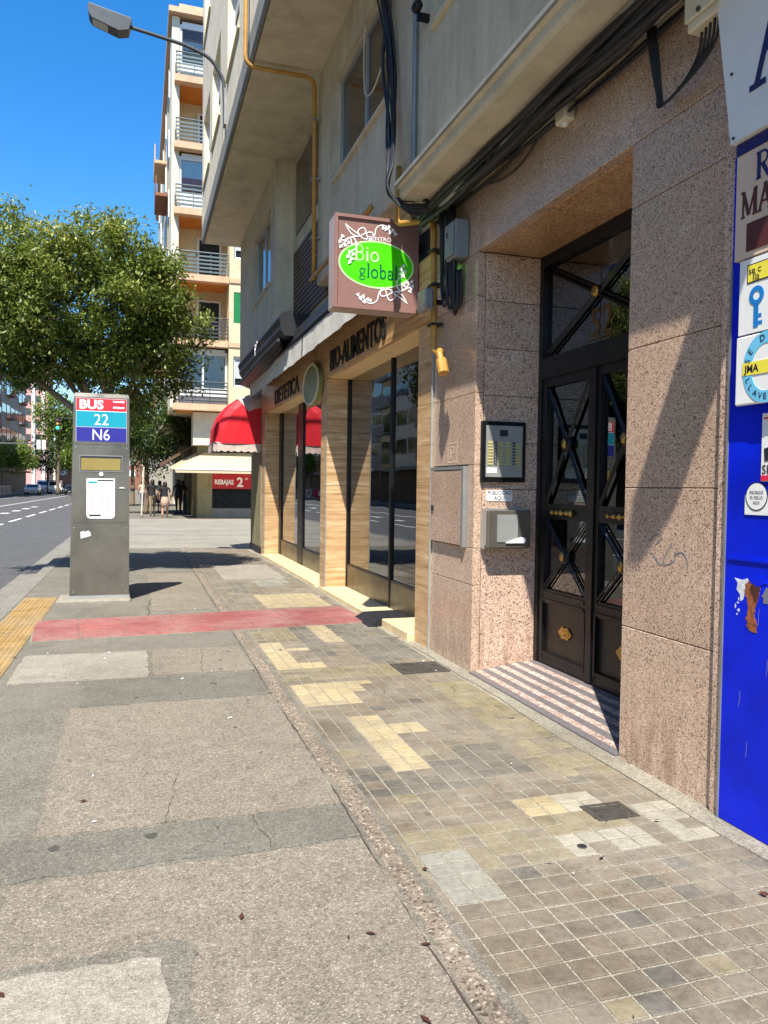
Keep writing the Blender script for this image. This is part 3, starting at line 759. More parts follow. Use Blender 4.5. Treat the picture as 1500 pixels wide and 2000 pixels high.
# ---- entrance door
dr = MB().box(3.14, 3.22, 5.64, 5.698, 0.085, 3.40).box(3.14, 3.22, 4.05, 4.11, 0.085, 3.40).box(3.142, 3.218, 4.11, 5.64, 3.31, 3.40).box(3.13, 3.222, 4.11, 5.64, 2.40, 2.57).build('entrance_door', 'black_iron', bA)
tag(dr, 'black iron double door with glazed crosses and brass bosses')
DX = 3.175
def bar(p, q, r, name='bar', mat='black_iron', n=4):
    return MB().tube([p, q], r, n).build(name, mat, dr)
def leaf(ya, yb):           # ya > yb
    s = 0.075
    part('leaf_frame', 'black_iron', dr, (3.15, 3.205, ya-s, ya, 0.09, 2.40), (3.15, 3.205, yb, yb+s, 0.09, 2.40),
         (3.152, 3.203, yb+s, ya-s, 0.09, 0.19), (3.152, 3.203, yb+s, ya-s, 0.585, 0.70), (3.152, 3.203, yb+s, ya-s, 1.27, 1.39), (3.152, 3.203, yb+s, ya-s, 2.33, 2.40))
    y0, y1 = yb+s, ya-s; yc = (y0+y1)/2
    part('moulding', 'black_iron', dr, (3.142, 3.151, y0, y1, 0.60, 0.62), (3.142, 3.151, y0, y1, 0.655, 0.68), (3.142, 3.151, y0+.0, y1, 0.165, 0.185), (3.142, 3.151, y0-.02, y0, 0.15, 0.6), (3.142, 3.151, y1, y1+.02, 0.15, 0.6))
    part('kick_panel', 'black_panel', dr, (3.172, 3.19, y0, y1, 0.19, 0.585))
    for z0, z1 in ((0.70, 1.27), (1.39, 2.33)):
        part('pane', 'glass_door', dr, (3.183, 3.187, y0, y1, z0, z1))
        zc = (z0+z1)/2
        for d in (-0.016, 0.016):
            L = math.hypot(y1-y0, z1-z0); ny, nz = (z1-z0)/L, (y1-y0)/L
            bar((DX-.012, y0, z0+d*1.2), (DX-.012, y1, z1+d*1.2), 0.0085)
            bar((DX-.018, y1, z0+d*1.2), (DX-.018, y0, z1+d*1.2), 0.0085)
        MB().lathe([(0, -0.03), (0.05, -0.026), (0.06, -0.01), (0.06, 0.01)], (DX-.012, yc, zc), 'x', 16).build('ring', 'black_iron', dr, smooth=True)
        b = MB().lathe([(0, -0.02), (0.022, -0.018), (0.034, -0.008), (0.036, 0.004)], (0, 0, 0), 'x', 16).build('boss', 'brass', dr, smooth=True, org=(0, 0, 0))
        b.location = Vector((DX-.038, yc, zc))-origin_of(dr); b.scale = (1, 0.7, 1.1)
    # brass rosette on the kick panel
    pts = []
    for i in range(40):
        a = 2*math.pi*i/40
        rr_ = 1+0.10*math.cos(6*a)+0.12*math.cos(2*a)
        pts.append((0.075*rr_*math.cos(a), 0.052*rr_*math.sin(a)))
    mp = front_x(3.172, yc-.02, 0.385)
    m = MB().prism(pts, mp, 0, 0.012); m.prism([(u*.7, v*.7) for u, v in pts], mp, 0.012, 0.018); m.prism(arc(0, 0, .024, .019, 0, 342, 18), mp, 0.018, 0.03)
    m.build('rosette', 'brass', dr)
    # brass bolt on the lock rail
    m = MB().tube([(3.135, yc+.16, 1.325), (3.135, yc-.12, 1.325)], 0.011, 8)
    for dy, rr_ in ((.16, .018), (.09, .02), (.02, .024), (-.06, .02), (-.12, .026)):
        m.lathe([(0, -.016), (rr_, -.01), (rr_, .01), (0, .016)], (3.135, yc+dy, 1.325), 'y', 10)
    m.build('handle_bar', 'brass', dr, smooth=True)
leaf(5.64, 4.885); leaf(4.875, 4.115)
part('meeting_stile', 'black_iron', dr, (3.135, 3.15, 4.845, 4.915, 0.09, 2.39))
y0, y1, z0, z1 = 4.11, 5.64, 2.57, 3.31
part('transom_pane', 'glass_door', dr, (3.183, 3.187, y0, y1, z0, z1))
for d in (-0.018, 0.018):
    bar((DX-.012, y0, z0+d), (DX-.012, y1, z1+d), 0.012); bar((DX-.02, y1, z0+d), (DX-.02, y0, z1+d), 0.012)
b = MB().lathe([(0, -0.02), (0.026, -0.018), (0.04, -0.008), (0.042, 0.004)], (3.13, 4.875, 2.94), 'x', 16).build('boss', 'brass', dr, smooth=True)
lettering('house_number', '52', 0.30, front_x(3.182, 5.0, 2.63), 'brass_dull', dr, 0, 0.004)
part('number_rule', 'brass_dull', dr, (3.176, 3.182, 4.62, 5.05, 2.605, 2.615))
# ---- upper storeys
def wall_x(x0, x1, y0, y1, z0, z1, wins, mat, name='wall'):
    """wall lying along Y with rectangular openings wins = (ya, yb, za, zb) in one row"""
    m = MB()
    if not wins: m.box(x0, x1, y0, y1, z0, z1)
    else:
        za, zb = wins[0][2], wins[0][3]
        m.box(x0, x1, y0, y1, z0, za); m.box(x0, x1, y0, y1, zb, z1)
        e = y0
        for w in sorted(wins):
            m.box(x0, x1, e, w[0], za, zb); e = w[1]
        m.box(x0, x1, e, y1, za, zb)
    return m.build(name, mat, bA)
def window_x(x, w, parent, frame='steel_light', nv=2, pane='window_dark', dep=0.07, blind=0.0, sill='concrete_beam'):
    ya, yb, za, zb = w; f = 0.05; X = x+dep
    o = part('window', frame, parent, (X, X+.05, ya, yb, za, za+f), (X, X+.05, ya, yb, zb-f, zb), (X, X+.05, ya, ya+f, za+f, zb-f), (X, X+.05, yb-f, yb, za+f, zb-f),
             *[(X+.004, X+.046, ya+(yb-ya)*i/nv-f/2, ya+(yb-ya)*i/nv+f/2, za+f, zb-f) for i in range(1, nv)])
    for i in range(nv):
        part('pane', pane, o, (X+.03, X+.036, ya+(yb-ya)*i/nv, ya+(yb-ya)*(i+1)/nv, za+.02, zb-.02))
    if blind: part('roller_blind', 'blind_grey', o, (X+.012, X+.027, ya+.05, yb-.05, zb-f-(zb-za)*blind, zb-f))
    if sill: part('sill', sill, o, (x-.035, x+dep, ya-.04, yb+.04, za-.035, za-.001))
    return o
W1, W2 = (7.36, 9.67, 5.41, 6.64), (3.48, 6.18, 5.41, 6.64)
wall_x(2.36, 2.58, -4, 10.6, 4.30, 7.17, [W1, W2], 'concrete_wall')
for w in (W1, W2): window_x(2.36, w, bA)
prof = [(2.15, 4.158), (2.115, 4.15), (2.095, 4.12), (2.095, 4.07), (2.125, 4.06), (2.125, 4.005), (2.15, 3.975), (2.585, 3.962), (2.585, 4.29), (2.345, 4.29)]
m = MB(); m.prism(prof, lambda u, v, w: (u, w, v), -4, 6.35); m.build('floor_beam', 'concrete_beam', bA)
m = MB(); m.prism([(2.094, 4.118), (2.080, 4.11), (2.080, 4.08), (2.094, 4.072)], lambda u, v, w: (u, w, v), -4, 6.35); m.build('moulding', 'concrete_grey', bA)
part('back_wall', 'concrete_wall', bA, (2.59, 2.9, -4, 18.5, 3.96, 19.95))
part('recess_wall', 'concrete_wall', bA, (2.572, 2.588, 10.61, 13.49, 3.99, 7.16))
for i in range(16): part('shutter_slat', 'shutter_brown', bA, (2.54, 2.571, 10.75, 13.3, 4.25+i*0.08, 4.31+i*0.08))
part('recess_window', 'window_dark', bA, (2.55, 2.571, 11.2, 13.2, 5.8, 7.0))
W3 = (14.05, 16.2, 5.2, 6.54)
wall_x(2.26, 2.58, 13.5, 18.4, 4.20, 7.17, [W3], 'concrete_wall'); window_x(2.26, W3, bA, blind=0.0)
m = MB(); m.prism([(2.25, 4.24), (2.08, 4.17), (2.05, 4.1), (2.08, 4.02), (2.08, 3.94), (2.14, 3.84), (2.57, 3.84), (2.57, 4.19), (2.25, 4.19)], lambda u, v, w: (u, w, v), 11.9, 17.05); m.build('cornice', 'black_rough', bA)
# projecting bay over the pavement
ZB = 7.17
for a, b in zip([-4, 3.9, 10.49, 13.77], [3.894, 10.484, 13.764, 18.7]): part('bay_soffit', 'concrete_beam', bA, (1.45, 2.59, a, b, ZB, ZB+.1))
m = MB(); m.prism([(1.39, ZB+.34), (1.39, ZB+.03), (1.405, ZB-.02), (1.425, ZB-.02), (1.43, ZB+.02), (1.448, ZB+.02), (1.448, ZB+.34)], lambda u, v, w: (u, w, v), -4, 18.7); m.build('drip_edge', 'concrete_grey', bA)
YW = [-2.6, 0.2, 3.0, 6.0, 9.0, 11.7, 14.5, 16.7]
for fl in range(4):
    zb = ZB+.341 if fl == 0 else ZB+fl*3.2
    zt = ZB+(fl+1)*3.2
    ws = [(y, y+1.6, ZB+fl*3.2+1.1, ZB+fl*3.2+2.6) for y in YW]
    wall_x(1.39, 1.59, -4, 18.7, zb, zt, ws, 'render_pale')
    if fl < 2:
        for w in ws[4:]: window_x(1.39, w, bA, 'white_paint', 2, dep=0.1, blind=0.35 if fl == 0 else 0.6, sill='render_cream')
    else: part('window_band', 'window_dark', bA, (1.51, 1.53, -4, 18.7, ws[0][2], ws[0][3]))
part('bay_end', 'render_pale', bA, (1.591, 2.59, 18.55, 18.699, ZB+.1, 19.9))
part('bay_back', 'concrete_grey', bA, (1.592, 2.585, -4, 18.54, 19.4, 19.9))
part('roof', 'concrete_grey', bA, (1.2, 9, -4, 18.9, 19.98, 20.3))
part('side_wall', 'olive_wall', bA, (2.56, 9, 16.98, 18.5, 0, 3.79), (2.91, 9, 16.62, 18.5, 3.81, 19.9))
part('plinth', 'black_rough', bA, (2.545, 9, 16.95, 18.52, 0, 0.16))

# meter hatch with stone front
t = thing('meter_hatch', 'granite faced meter hatch in a steel frame, left of the entrance', 'hatch', (2.58, 6.2, 1.0))
part('door_panel', 'granite_pink', t, (2.545, 2.66, 5.88, 6.575, 1.03, 1.655), ch=.003)
part('frame', 'grey_metal', t, (2.54, 2.64, 5.835, 5.875, 1.02, 1.69), (2.542, 2.64, 5.875, 6.58, 1.662, 1.69))
part('lock', 'ink', t, (2.535, 2.546, 6.50, 6.54, 1.30, 1.35))
# intercom
t = thing('intercom_panel', 'brushed intercom panel with rows of name plates on the doorway reveal', 'intercom', (2.82, 5.70, 1.56))
part('surround', 'black_iron', t, (2.625, 3.02, 5.665, 5.70, 1.56, 2.05), ch=.006)
part('face_plate', 'steel_light', t, (2.66, 2.985, 5.658, 5.664, 1.6, 2.015))
plate_me = None
for c, u in enumerate((2.675, 2.765, 2.835, 2.925)):
    for r_ in range(8):
        z = 1.87-r_*0.0245-(0.012 if c == 3 else 0)
        part('name_plate', 'label_yellow', t, (u, u+.045, 5.653, 5.6575, z, z+.015))
m = MB()
for u in (2.73, 2.745, 2.895, 2.91):
    for r_ in range(8): m.box(u, u+.008, 5.650, 5.6575, 1.873-r_*.0245, 1.883-r_*.0245)
m.box(2.78, 2.85, 5.655, 5.6575, 1.93, 1.98); stuff(m.build('call_button', 'ink', t))
part('notice', 'sign_paper', t, (2.668, 2.755, 5.655, 5.6575, 1.63, 1.675))
# notice and leaflet box
t = thing('notice_label', 'pale green label reading PUBLICIDAD AQUI above the steel leaflet box', 'label', (2.8, 5.70, 1.4))
part('sheet', 'lime_pale', t, (2.69, 2.92, 5.695, 5.6985, 1.405, 1.495)).data.materials[0] = MATS['sign_paper']
lettering('lettering', 'PUBLICIDAD', 0.044, front_y(2.7, 5.695, 1.457), 'ink', t, 0.0005, 0.001, width=0.21)
lettering('lettering', 'AQUI', 0.044, front_y(2.755, 5.695, 1.415), 'ink', t, 0.0005, 0.001, width=0.1)
t = thing('leaflet_box', 'open stainless steel box for leaflets on the granite reveal', 'letter box', (2.82, 5.70, 1.02))
part('body', 'steel_light', t, (2.64, 3.02, 5.62, 5.695, 1.02, 1.05), (2.64, 2.66, 5.60, 5.695, 1.05, 1.34), (3.0, 3.02, 5.60, 5.695, 1.05, 1.34), (2.66, 3.0, 5.685, 5.695, 1.05, 1.345))
part('front_plate', 'steel', t, (2.641, 3.019, 5.555, 5.60, 1.03, 1.335), ch=.008)
part('window_plate', 'steel_light', t, (2.72, 2.90, 5.549, 5.554, 1.08, 1.3))
part('leaflet', 'white_print', t, (2.80, 2.96, 5.54, 5.548, 1.07, 1.078)).rotation_euler = (0, R(0), 0)
m = MB().prism([(2.79, 1.075), (2.93, 1.12), (2.965, 1.112), (2.97, 1.085), (2.94, 1.074)], lambda u, v, w: (u, w, v), 5.538, 5.547); m.build('folded_leaflet', 'white_print', t)
# worn stencil mark
t = thing('stencil_mark', 'faint white square stencil with a letter above the meter hatch', 'marking', (2.58, 6.15, 1.7))
m = MB(); mp = front_x(2.579, 6.26, 1.73); m.ribbon(rect(0, 0, .2, .16), 0.012, mp, 0, 0.001, closed=True); m.ribbon([(.06, .03), (.06, .13), (.13, .13), (.13, .08), (.07, .08)], 0.012, mp, 0, .0012)
m.build('stroke', 'sign_salmon', t)
# scrawl on the right pillar
t = thing('graffiti_scrawl', 'grey scrawled tag on the sunlit granite pillar', 'graffiti', (2.58, 3.2, 1.1))
mp = front_x(2.579, 3.45, 1.12); m = MB()
for i, pl in enumerate([[(0, .12), (.06, .16), (.1, .14), (.05, .1)], [(.02, .06), (.1, .0), (.13, .05), (.18, .12)], [(.12, .0), (.2, .03), (.22, .1)], [(.2, .06), (.26, .08), (.3, .04), (.3, 0)]]):
    m.ribbon([(p.x, p.y) for p in smooth_path([(a, b, 0) for a, b in pl], 5)], 0.0055, mp, 0, 0.0006+i*.0002)
m.build('stroke', 'ink_pale', t)

# ================================================================== health food shop front
sh = thing('shopfront', 'wood toned shopfront with tall dark glazing under a white awning edge', 'shopfront', (2.6, 11, 0))
def clad(x0, x1, y0, y1, z0, z1, rows, name='cladding_tile', mat='cladding'):
    for i in range(rows):
        a = z0+(z1-z0)*i/rows; b = z0+(z1-z0)*(i+1)/rows
        m = MB(); m.cbox(x0, x1, y0, y1, a+.0015, b-.0015, .002); m.build(name, mat, sh)
clad(2.572, 2.94, 6.635, 7.03, 0.0, 3.05, 8)
clad(2.572, 2.94, 10.80, 11.18, 0.0, 3.05, 8)
clad(2.572, 2.94, 16.45, 16.94, 0.0, 3.05, 8)
part('corner_trim', 'steel_light', sh, (2.562, 2.572, 10.795, 10.81, 0.02, 3.04), (2.562, 2.572, 16.445, 16.46, 0.02, 3.04), (2.555, 2.575, 6.622, 6.634, 0, 3.9))
for a, b in zip([6.64, 8.2, 9.8, 11.4, 13.0, 14.6], [8.2, 9.8, 11.4, 13.0, 14.6, 16.94]):
    m = MB(); m.cbox(2.555, 2.60, a+.0015, b-.0015, 3.055, 3.66, .002); m.build('fascia_panel', 'cladding_fascia', sh)
part('fascia_core', 'black_rough', sh, (2.601, 2.94, 6.64, 16.94, 3.08, 3.95))
part('soffit_panel', 'cream_soffit', sh, (2.602, 2.94, 7.032, 10.798, 3.052, 3.078)); part('soffit_panel', 'cream_soffit', sh, (2.602, 2.94, 11.182, 16.448, 3.052, 3.078))
def glazing(y0, y1, muls, kick):
    fr = part('window', 'black_iron', sh, (2.87, 2.93, *muls[0], 0.055, 3.05))
    for a, b in muls[1:]: part('mullion', 'black_iron', fr, (2.87, 2.93, a, b, 0.055, 3.05))
    e = y0; edges = [y0]+[v for ab in muls for v in ab]+[y1]; edges = sorted(edges)
    spans = [(edges[i], edges[i+1]) for i in range(0, len(edges), 2)]
    for a, b in spans:
        if b-a < 0.02: continue
        part('pane', 'glass_shop', fr, (2.898, 2.904, a, b, kick, 3.05))
        part('kick_plate', 'bronze_panel', fr, (2.88, 2.92, a+.004, b-.004, 0.06, kick-.004))
        part('bottom_rail', 'black_iron', fr, (2.876, 2.924, a, b, kick-.004, kick+.02))
glazing(7.03, 10.80, [(8.75, 8.80), (10.75, 10.80)], 0.38)
glazing(11.18, 16.45, [(11.18, 11.21), (13.96, 14.4), (16.2, 16.45)], 0.36)
part('step', 'travertine_step', sh, (2.50, 2.93, 8.52, 10.798, -.02, .058), ch=.006)
part('step', 'travertine_step', sh, (2.50, 2.93, 7.032, 7.86, -.02, .092), ch=.008)
part('step', 'travertine_step', sh, (2.50, 2.93, 11.182, 16.448, -.02, .05), ch=.006)
t = thing('entrance_ramp', 'small black wedge ramp between the two pale steps', 'ramp', (2.65, 8.2, 0))
MB().prism([(2.36, .004), (2.9, .004), (2.9, .075), (2.48, .07)], lambda u, v, w: (u, w, v), 7.88, 8.5).build('wedge', 'black_rough', t)
part('rubber_edge', 'cable_black', t, (2.44, 2.9, 7.862, 7.879, .004, .08))
# dim interior
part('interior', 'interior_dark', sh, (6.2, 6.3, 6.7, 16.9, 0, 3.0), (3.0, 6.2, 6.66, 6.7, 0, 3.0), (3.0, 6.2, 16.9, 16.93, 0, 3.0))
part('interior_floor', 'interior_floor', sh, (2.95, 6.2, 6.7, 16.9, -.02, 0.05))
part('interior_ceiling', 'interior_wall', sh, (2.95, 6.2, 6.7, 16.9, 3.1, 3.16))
for k, y in enumerate((8.0, 9.7, 12.6, 15.0)):
    s_ = thing('display_shelf', ['dark shelf unit seen through the right pane', 'dark shelf unit beside the wood pillar inside', 'dark shelf unit inside the far window', 'dark shelf unit at the far end of the shop'][k], 'shelf', (4.4, y, 0.05), 'shelves inside the shop')
    for z in (0.3, 0.7, 1.1, 1.5, 1.9): part('shelf_board', 'shutter_brown', s_, (4.2, 4.6, y-.6, y+.6, z, z+.03))
    part('side_panel', 'shutter_brown', s_, (4.2, 4.6, y-.63, y-.6, .05, 2.0)); part('side_panel', 'shutter_brown', s_, (4.2, 4.6, y+.6, y+.63, .05, 2.0))
# raised letters
lettering('lettering', 'BIO-ALIMENTOS', 0.40, front_x(2.555, 10.55, 3.125), 'black_rough', sh, 0.0, 0.016, width=2.55, bold=0.006)
lettering('lettering', 'DIETETICA', 0.40, front_x(2.555, 15.15, 3.10), 'black_rough', sh, 0.0, 0.016, width=2.4, bold=0.006)
# oval emblem above the wood pillar
em = thing('oval_emblem', 'oval olive emblem plaque on the fascia above the wood pillar', 'emblem', (2.55, 11.5, 3.05))
mp = front_x(2.53, 11.52, 3.05)
MB().prism(arc(0, 0, .56, .31, 0, 351, 40), mp, -.02, .05).build('plaque', 'emblem_green', em)
MB().ribbon(arc(0, 0, .54, .295, 0, 351, 40), .035, mp, .05, .062, closed=True).build('rim', 'lime_pale', em).data.materials[0] = MATS['beige_plastic']

# scroll ornament in unit coordinates (top left one; the other is turned by 180 degrees)
def ornament(m, mp, s=1.0, turn=False, z0=0.0):
    k = -1 if turn else 1
    q = lambda pts: [(k*u*s, k*v*s) for u, v in pts]
    sp = lambda pts: [(p.x, p.y) for p in smooth_path([(a, b, 0) for a, b in pts], 6)]
    S = [([(-.36, .40), (-.30, .31), (-.22, .28), (-.13, .33), (-.16, .38), (-.22, .33), (-.15, .26), (-.05, .29), (-.06, .34), (-.12, .32), (-.08, .25), (-.03, .31), (-.01, .39), (.05, .43), (.11, .42), (.15, .38), (.21, .37)], .010),
         ([(-.35, .39), (-.26, .33), (-.2, .3)], .010), ([(-.22, .28), (-.3, .26), (-.38, .22), (-.42, .24)], .012),
         ([(-.28, .27), (-.24, .22), (-.24, .15), (-.29, .11), (-.31, .06), (-.29, .01)], .012), ([(-.33, .24), (-.40, .16)], .012), ([(-.3, .25), (-.28, .17)], .010)]
    for i, (pl, w) in enumerate(S): m.ribbon(q(sp(pl)), w*s, mp, 0, z0+.001+i*.0004)
    lv = [(.07, .40), (.10, .39), (.14, .42), (.15, .36), (.18, .39), (.21, .35), (-.39, .26), (-.42, .2), (-.36, .17), (-.41, .15), (-.32, .2), (-.31, .1), (-.27, .08), (-.33, .05), (-.28, .03), (-.31, -.01)]
    for i, (u, v) in enumerate(lv):
        m.prism(q([(u+.018*math.cos(a)*(1+.4*math.cos(3*a)), v+.018*math.sin(a)*(1+.4*math.cos(3*a))) for a in [2*math.pi*j/9 for j in range(9)]])[::1], mp, 0, z0+.0036+i*.0002)

# serif glyphs drawn as strokes: thick stems, thin hairlines (unit height 1)
def serif(m, u, v, w, sc, ox, oy, mp, d): m.ribbon([(ox+(u-w/2)*sc, oy+v*sc), (ox+(u+w/2)*sc, oy+v*sc)], .05*sc, mp, 0, d)
GL = {
 'B': (.68, [([(.16, 0), (.16, 1)], .13), ([(.05, .975)]+[(.3, .975)]+arc(.36, .76, .2, .215, 90, -90, 10)+[(.16, .53)], .07), ([(.16, .53)]+arc(.38, .275, .24, .25, 90, -90, 10)+[(.05, .025)], .075)]),
 'i': (.3, [([(.15, 0), (.15, .62)], .12), ([(.04, .02), (.26, .02)], .05), ([(.05, .6), (.15, .6)], .05), ([(.10, .82), (.20, .82)], .11)]),
 'o': (.6, [(arc(.29, .31, .23, .29, 0, 360, 24), .1)]),
 'g': (.56, [(arc(.26, .42, .17, .19, 0, 360, 18), .085), ([(.40, .56), (.5, .60), (.54, .56)], .06), ([(.16, .25), (.12, .16), (.2, .11), (.4, .08), (.48, -.04), (.4, -.17), (.22, -.2), (.08, -.14), (.07, -.03), (.18, .07)], .07)]),
 'l': (.3, [([(.15, 0), (.15, 1.0)], .12), ([(.04, .02), (.26, .02)], .05), ([(.04, .98), (.15, .98)], .05)]),
 'b': (.6, [([(.14, 0), (.14, 1.0)], .11), (arc(.32, .31, .19, .29, 140, -150, 16), .095), ([(.03, .98), (.14, .98)], .05)]),
 'a': (.54, [([(.40, .0), (.40, .42), (.36, .56), (.25, .61), (.13, .57), (.1, .47)], .095), (arc(.25, .17, .16, .16, 70, 340, 14), .085), ([(.4, .02), (.5, .02)], .05)]),
 'R': (.8, [([(.17, 0), (.17, 1)], .17), ([(.03, .97), (.35, .97)]+arc(.4, .75, .22, .22, 90, -90, 10)+[(.17, .51)], .08), ([(.38, .5), (.68, .03), (.78, .03)], .15), ([(.03, .03), (.31, .03)], .06)]),
 'M': (1.0, [([(.14, .03), (.14, .97)], .08), ([(.14, .97), (.48, .06)], .15), ([(.48, .06), (.82, .97)], .08), ([(.84, .03), (.84, .97)], .17), ([(.02, .03), (.27, .03)], .06), ([(.69, .03), (.98, .03)], .06), ([(.02, .97), (.2, .97)], .06), ([(.78, .97), (.98, .97)], .06)]),
 'A': (.84, [([(.1, .03), (.42, 1.0)], .07), ([(.40, 1.0), (.74, .03)], .16), ([(.22, .34), (.62, .34)], .06), ([(.0, .03), (.24, .03)], .06), ([(.58, .03), (.9, .03)], .06)]),
}
def serif_text(m, txt, ox, oy, sc, mp, d0=0.002, sx=1.0, track=0.0):
    n = 0
    for ch in txt:
        adv, strokes = GL[ch]
        for pl, w in strokes:
            m.ribbon([(ox+u*sc*sx, oy+v*sc) for u, v in pl], w*sc, mp, 0, d0+n*.0003); n += 1
        ox += (adv+track)*sc*sx
    return ox

# projecting shop sign
sg = thing('projecting_sign', 'square brown projecting sign with bright green oval beside the entrance', 'sign', (2.1, 7.1, 3.17))
SX0, SX1, SZ0, SZ1 = 1.72, 2.545, 3.175, 4.04
part('case', 'sign_edge', sg, (SX0, SX1, 7.03, 7.24, SZ0, SZ1), ch=.012)
part('frame_edge', 'sign_brown', sg, (SX0, SX1, 7.0, 7.029, SZ0, SZ0+.03), (SX0, SX1, 7.0, 7.029, SZ1-.03, SZ1), (SX0, SX0+.03, 7.0, 7.029, SZ0+.03, SZ1-.03), (SX1-.03, SX1, 7.0, 7.029, SZ0+.03, SZ1-.03))
part('face', 'sign_brown', sg, (SX0+.03, SX1-.03, 7.018, 7.0295, SZ0+.03, SZ1-.03))
mp = front_y((SX0+SX1)/2, 7.0178, (SZ0+SZ1)/2)
MB().prism(arc(.0, -.005, .365, .215, 0, 352.5, 48), mp, 0, .0012).build('oval', 'lime_green', sg)
MB().ribbon(arc(.0, -.005, .365, .215, 0, 352.5, 48), .014, mp, 0, .0026, closed=True).build('oval_rim', 'lime_pale', sg)
m = MB(); serif_text(m, 'Bio', -.225, .02, .145, mp, .003, 1.06, .03); m.build('lettering', 'lime_pale', sg)
m = MB(); serif_text(m, 'global', -.175, -.13, .13, mp, .003, .98, .03); m.build('lettering', 'teal_dark', sg)
lettering('lettering', 'CENTRO', 0.052, lambda u, v, w: mp(u-.09, v+.22, w), 'white_print', sg, .003, .001, width=.23)
m = MB(); ornament(m, mp, .86, False, .003); ornament(m, mp, .86, True, .003); stuff(m.build('scroll_ornament', 'white_print', sg))
part('wall_bracket', 'cable_black', sg, (2.545, 2.60, 7.06, 7.2, 3.3, 3.36), (2.545, 2.60, 7.06, 7.2, 3.8, 3.86))

# shop awning, rolled in
aw = thing('rolled_awning', 'rolled awning with white valance and black cassette above the shop letters', 'awning', (2.4, 12, 3.4))
m = MB(); m.prism([(2.245, 3.625), (2.245, 3.68), (2.28, 3.80), (2.30, 3.92), (2.38, 3.98), (2.55, 3.98), (2.55, 3.665), (2.34, 3.62)], lambda u, v, w: (u, w, v), 8.0, 16.5); m.build('cassette', 'black_rough', aw)
MB().tube([(2.255, 7.95, 3.685), (2.255, 16.5, 3.685)], .04, 12).build('roller_bar', 'black_iron', aw, smooth=True)
def valance(y0, y1):
    m = MB(); n = int((y1-y0)/.08)
    for i in range(n+1):
        y = y0+(y1-y0)*i/n; w = .006*math.sin(y*5)+.004*math.sin(y*13)
        m.v += [(2.235+w*.2, y, 3.65), (2.235+w*.6, y, 3.52), (2.235+w, y, 3.365+.004*math.sin(y*9))]
    for i in range(n):
        for k in (0, 1): m.face((i*3+k, i*3+k+1, i*3+4+k, i*3+3+k))
    k = len(m.v)
    m.v += [(x+.004, y, z) for x, y, z in m.v[:k]]
    for i in range(n):
        for j in (0, 1): m.face((k+i*3+j, k+i*3+3+j, k+i*3+4+j, k+i*3+1+j))
    m.build('valance', 'white_canvas', aw, smooth=True)
valance(8.0, 10.93); valance(11.0, 16.45)
part('joint_bracket', 'black_iron', aw, (2.228, 2.25, 10.94, 10.99, 3.37, 3.7))
t = thing('canvas_bundle', 'black canvas bundle with white mark hanging over the awning far end', 'canvas', (2.1, 14, 3.75))
m = MB()
for i in range(4): m.tube([(2.12+.07*i, 12.2+.2*i, 3.80-.03*i), (2.10+.07*i, 14, 3.75-.03*i), (2.12+.06*i, 16.9, 3.72-.02*i)], [.05, .075, .06], 8)
m.build('rolls', 'black_rough', t, smooth=True)
m = MB(); mp = front_x(2.0, 13.9, 3.86); ornament(m, mp, .5, False, .003)
m.build('scroll_mark', 'white_print', t)

# ------------------------------------------------------------------ pipes, cables and boxes
def bent(pts, r=0.08, n=4):
    """polyline with rounded corners"""
    P = [Vector(p) for p in pts]; out = [P[0]]
    for a, b, c in zip(P, P[1:], P[2:]):
        d1 = (a-b); d2 = (c-b); k = min(r, d1.length*.45, d2.length*.45)
        s, e = b+d1.normalized()*k, b+d2.normalized()*k
        for i in range(n+1):
            t_ = i/n; out.append(s*(1-t_)**2+b*2*t_*(1-t_)+e*t_*t_)
    return out+[P[-1]]
gp = thing('gas_pipe', 'tall ochre gas pipe turning out under the bay and up its front', 'pipe', (2.27, 10.45, 4.3))
MB().tube(bent([(2.27, 10.42, 4.33), (2.27, 10.5, 7.08), (1.33, 10.5, 7.08), (1.33, 10.52, 19.5)], .15, 6), .028, 10).build('tube', 'gas_yellow', gp, smooth=True)
MB().tube(bent([(2.5, 10.75, 4.3), (2.5, 10.75, 6.9), (2.5, 10.75, 7.1)], .1), .024, 8).build('drain_tube', 'grey_plastic', gp, smooth=True)
for z in (4.9, 5.7, 6.5): part('clip', 'grey_metal', gp, (2.23, 2.36, 10.44, 10.54, z, z+.02))
gp = thing('gas_pipe', 'ochre gas pipe running under the beam and down beside the projecting sign', 'pipe', (2.5, 6.5, 2.6))
MB().tube(bent([(2.27, 10.6, 4.37), (2.27, 7.8, 4.38), (2.27, 7.7, 4.39)], .05), .029, 10).build('tube', 'gas_yellow', gp, smooth=True)
MB().tube(bent([(2.31, 6.92, 4.5), (2.27, 6.87, 3.95), (2.50, 6.50, 3.90), (2.50, 6.44, 2.72), (2.50, 6.22, 2.66), (2.42, 6.12, 2.68), (2.42, 6.02, 2.50)], .08), .028, 10).build('tube', 'gas_yellow', gp, smooth=True)
MB().tube([(2.42, 6.06, 2.58), (2.42, 6.00, 2.46)], .046, 10).build('outlet_cap', 'gas_yellow', gp)
for z in (3.6, 3.3, 2.95): part('clip', 'black_rough', gp, (2.46, 2.57, 6.40, 6.52, z, z+.018))
def sag(p, q, drop, n=10, jit=0.0, seed=0):
    rnd = random.Random(seed); P, Q = Vector(p), Vector(q); out = []
    for i in range(n+1):
        t_ = i/n; v = P.lerp(Q, t_); v.z -= drop*4*t_*(1-t_)
        if 0 < i < n: v += Vector((rnd.uniform(-jit, jit), 0, rnd.uniform(-jit, jit)))
        out.append(v)
    return out
cb = thing('cable_bundle', 'thick black cable bundle running along the top of the granite', 'cables', (2.5, 4, 3.9))
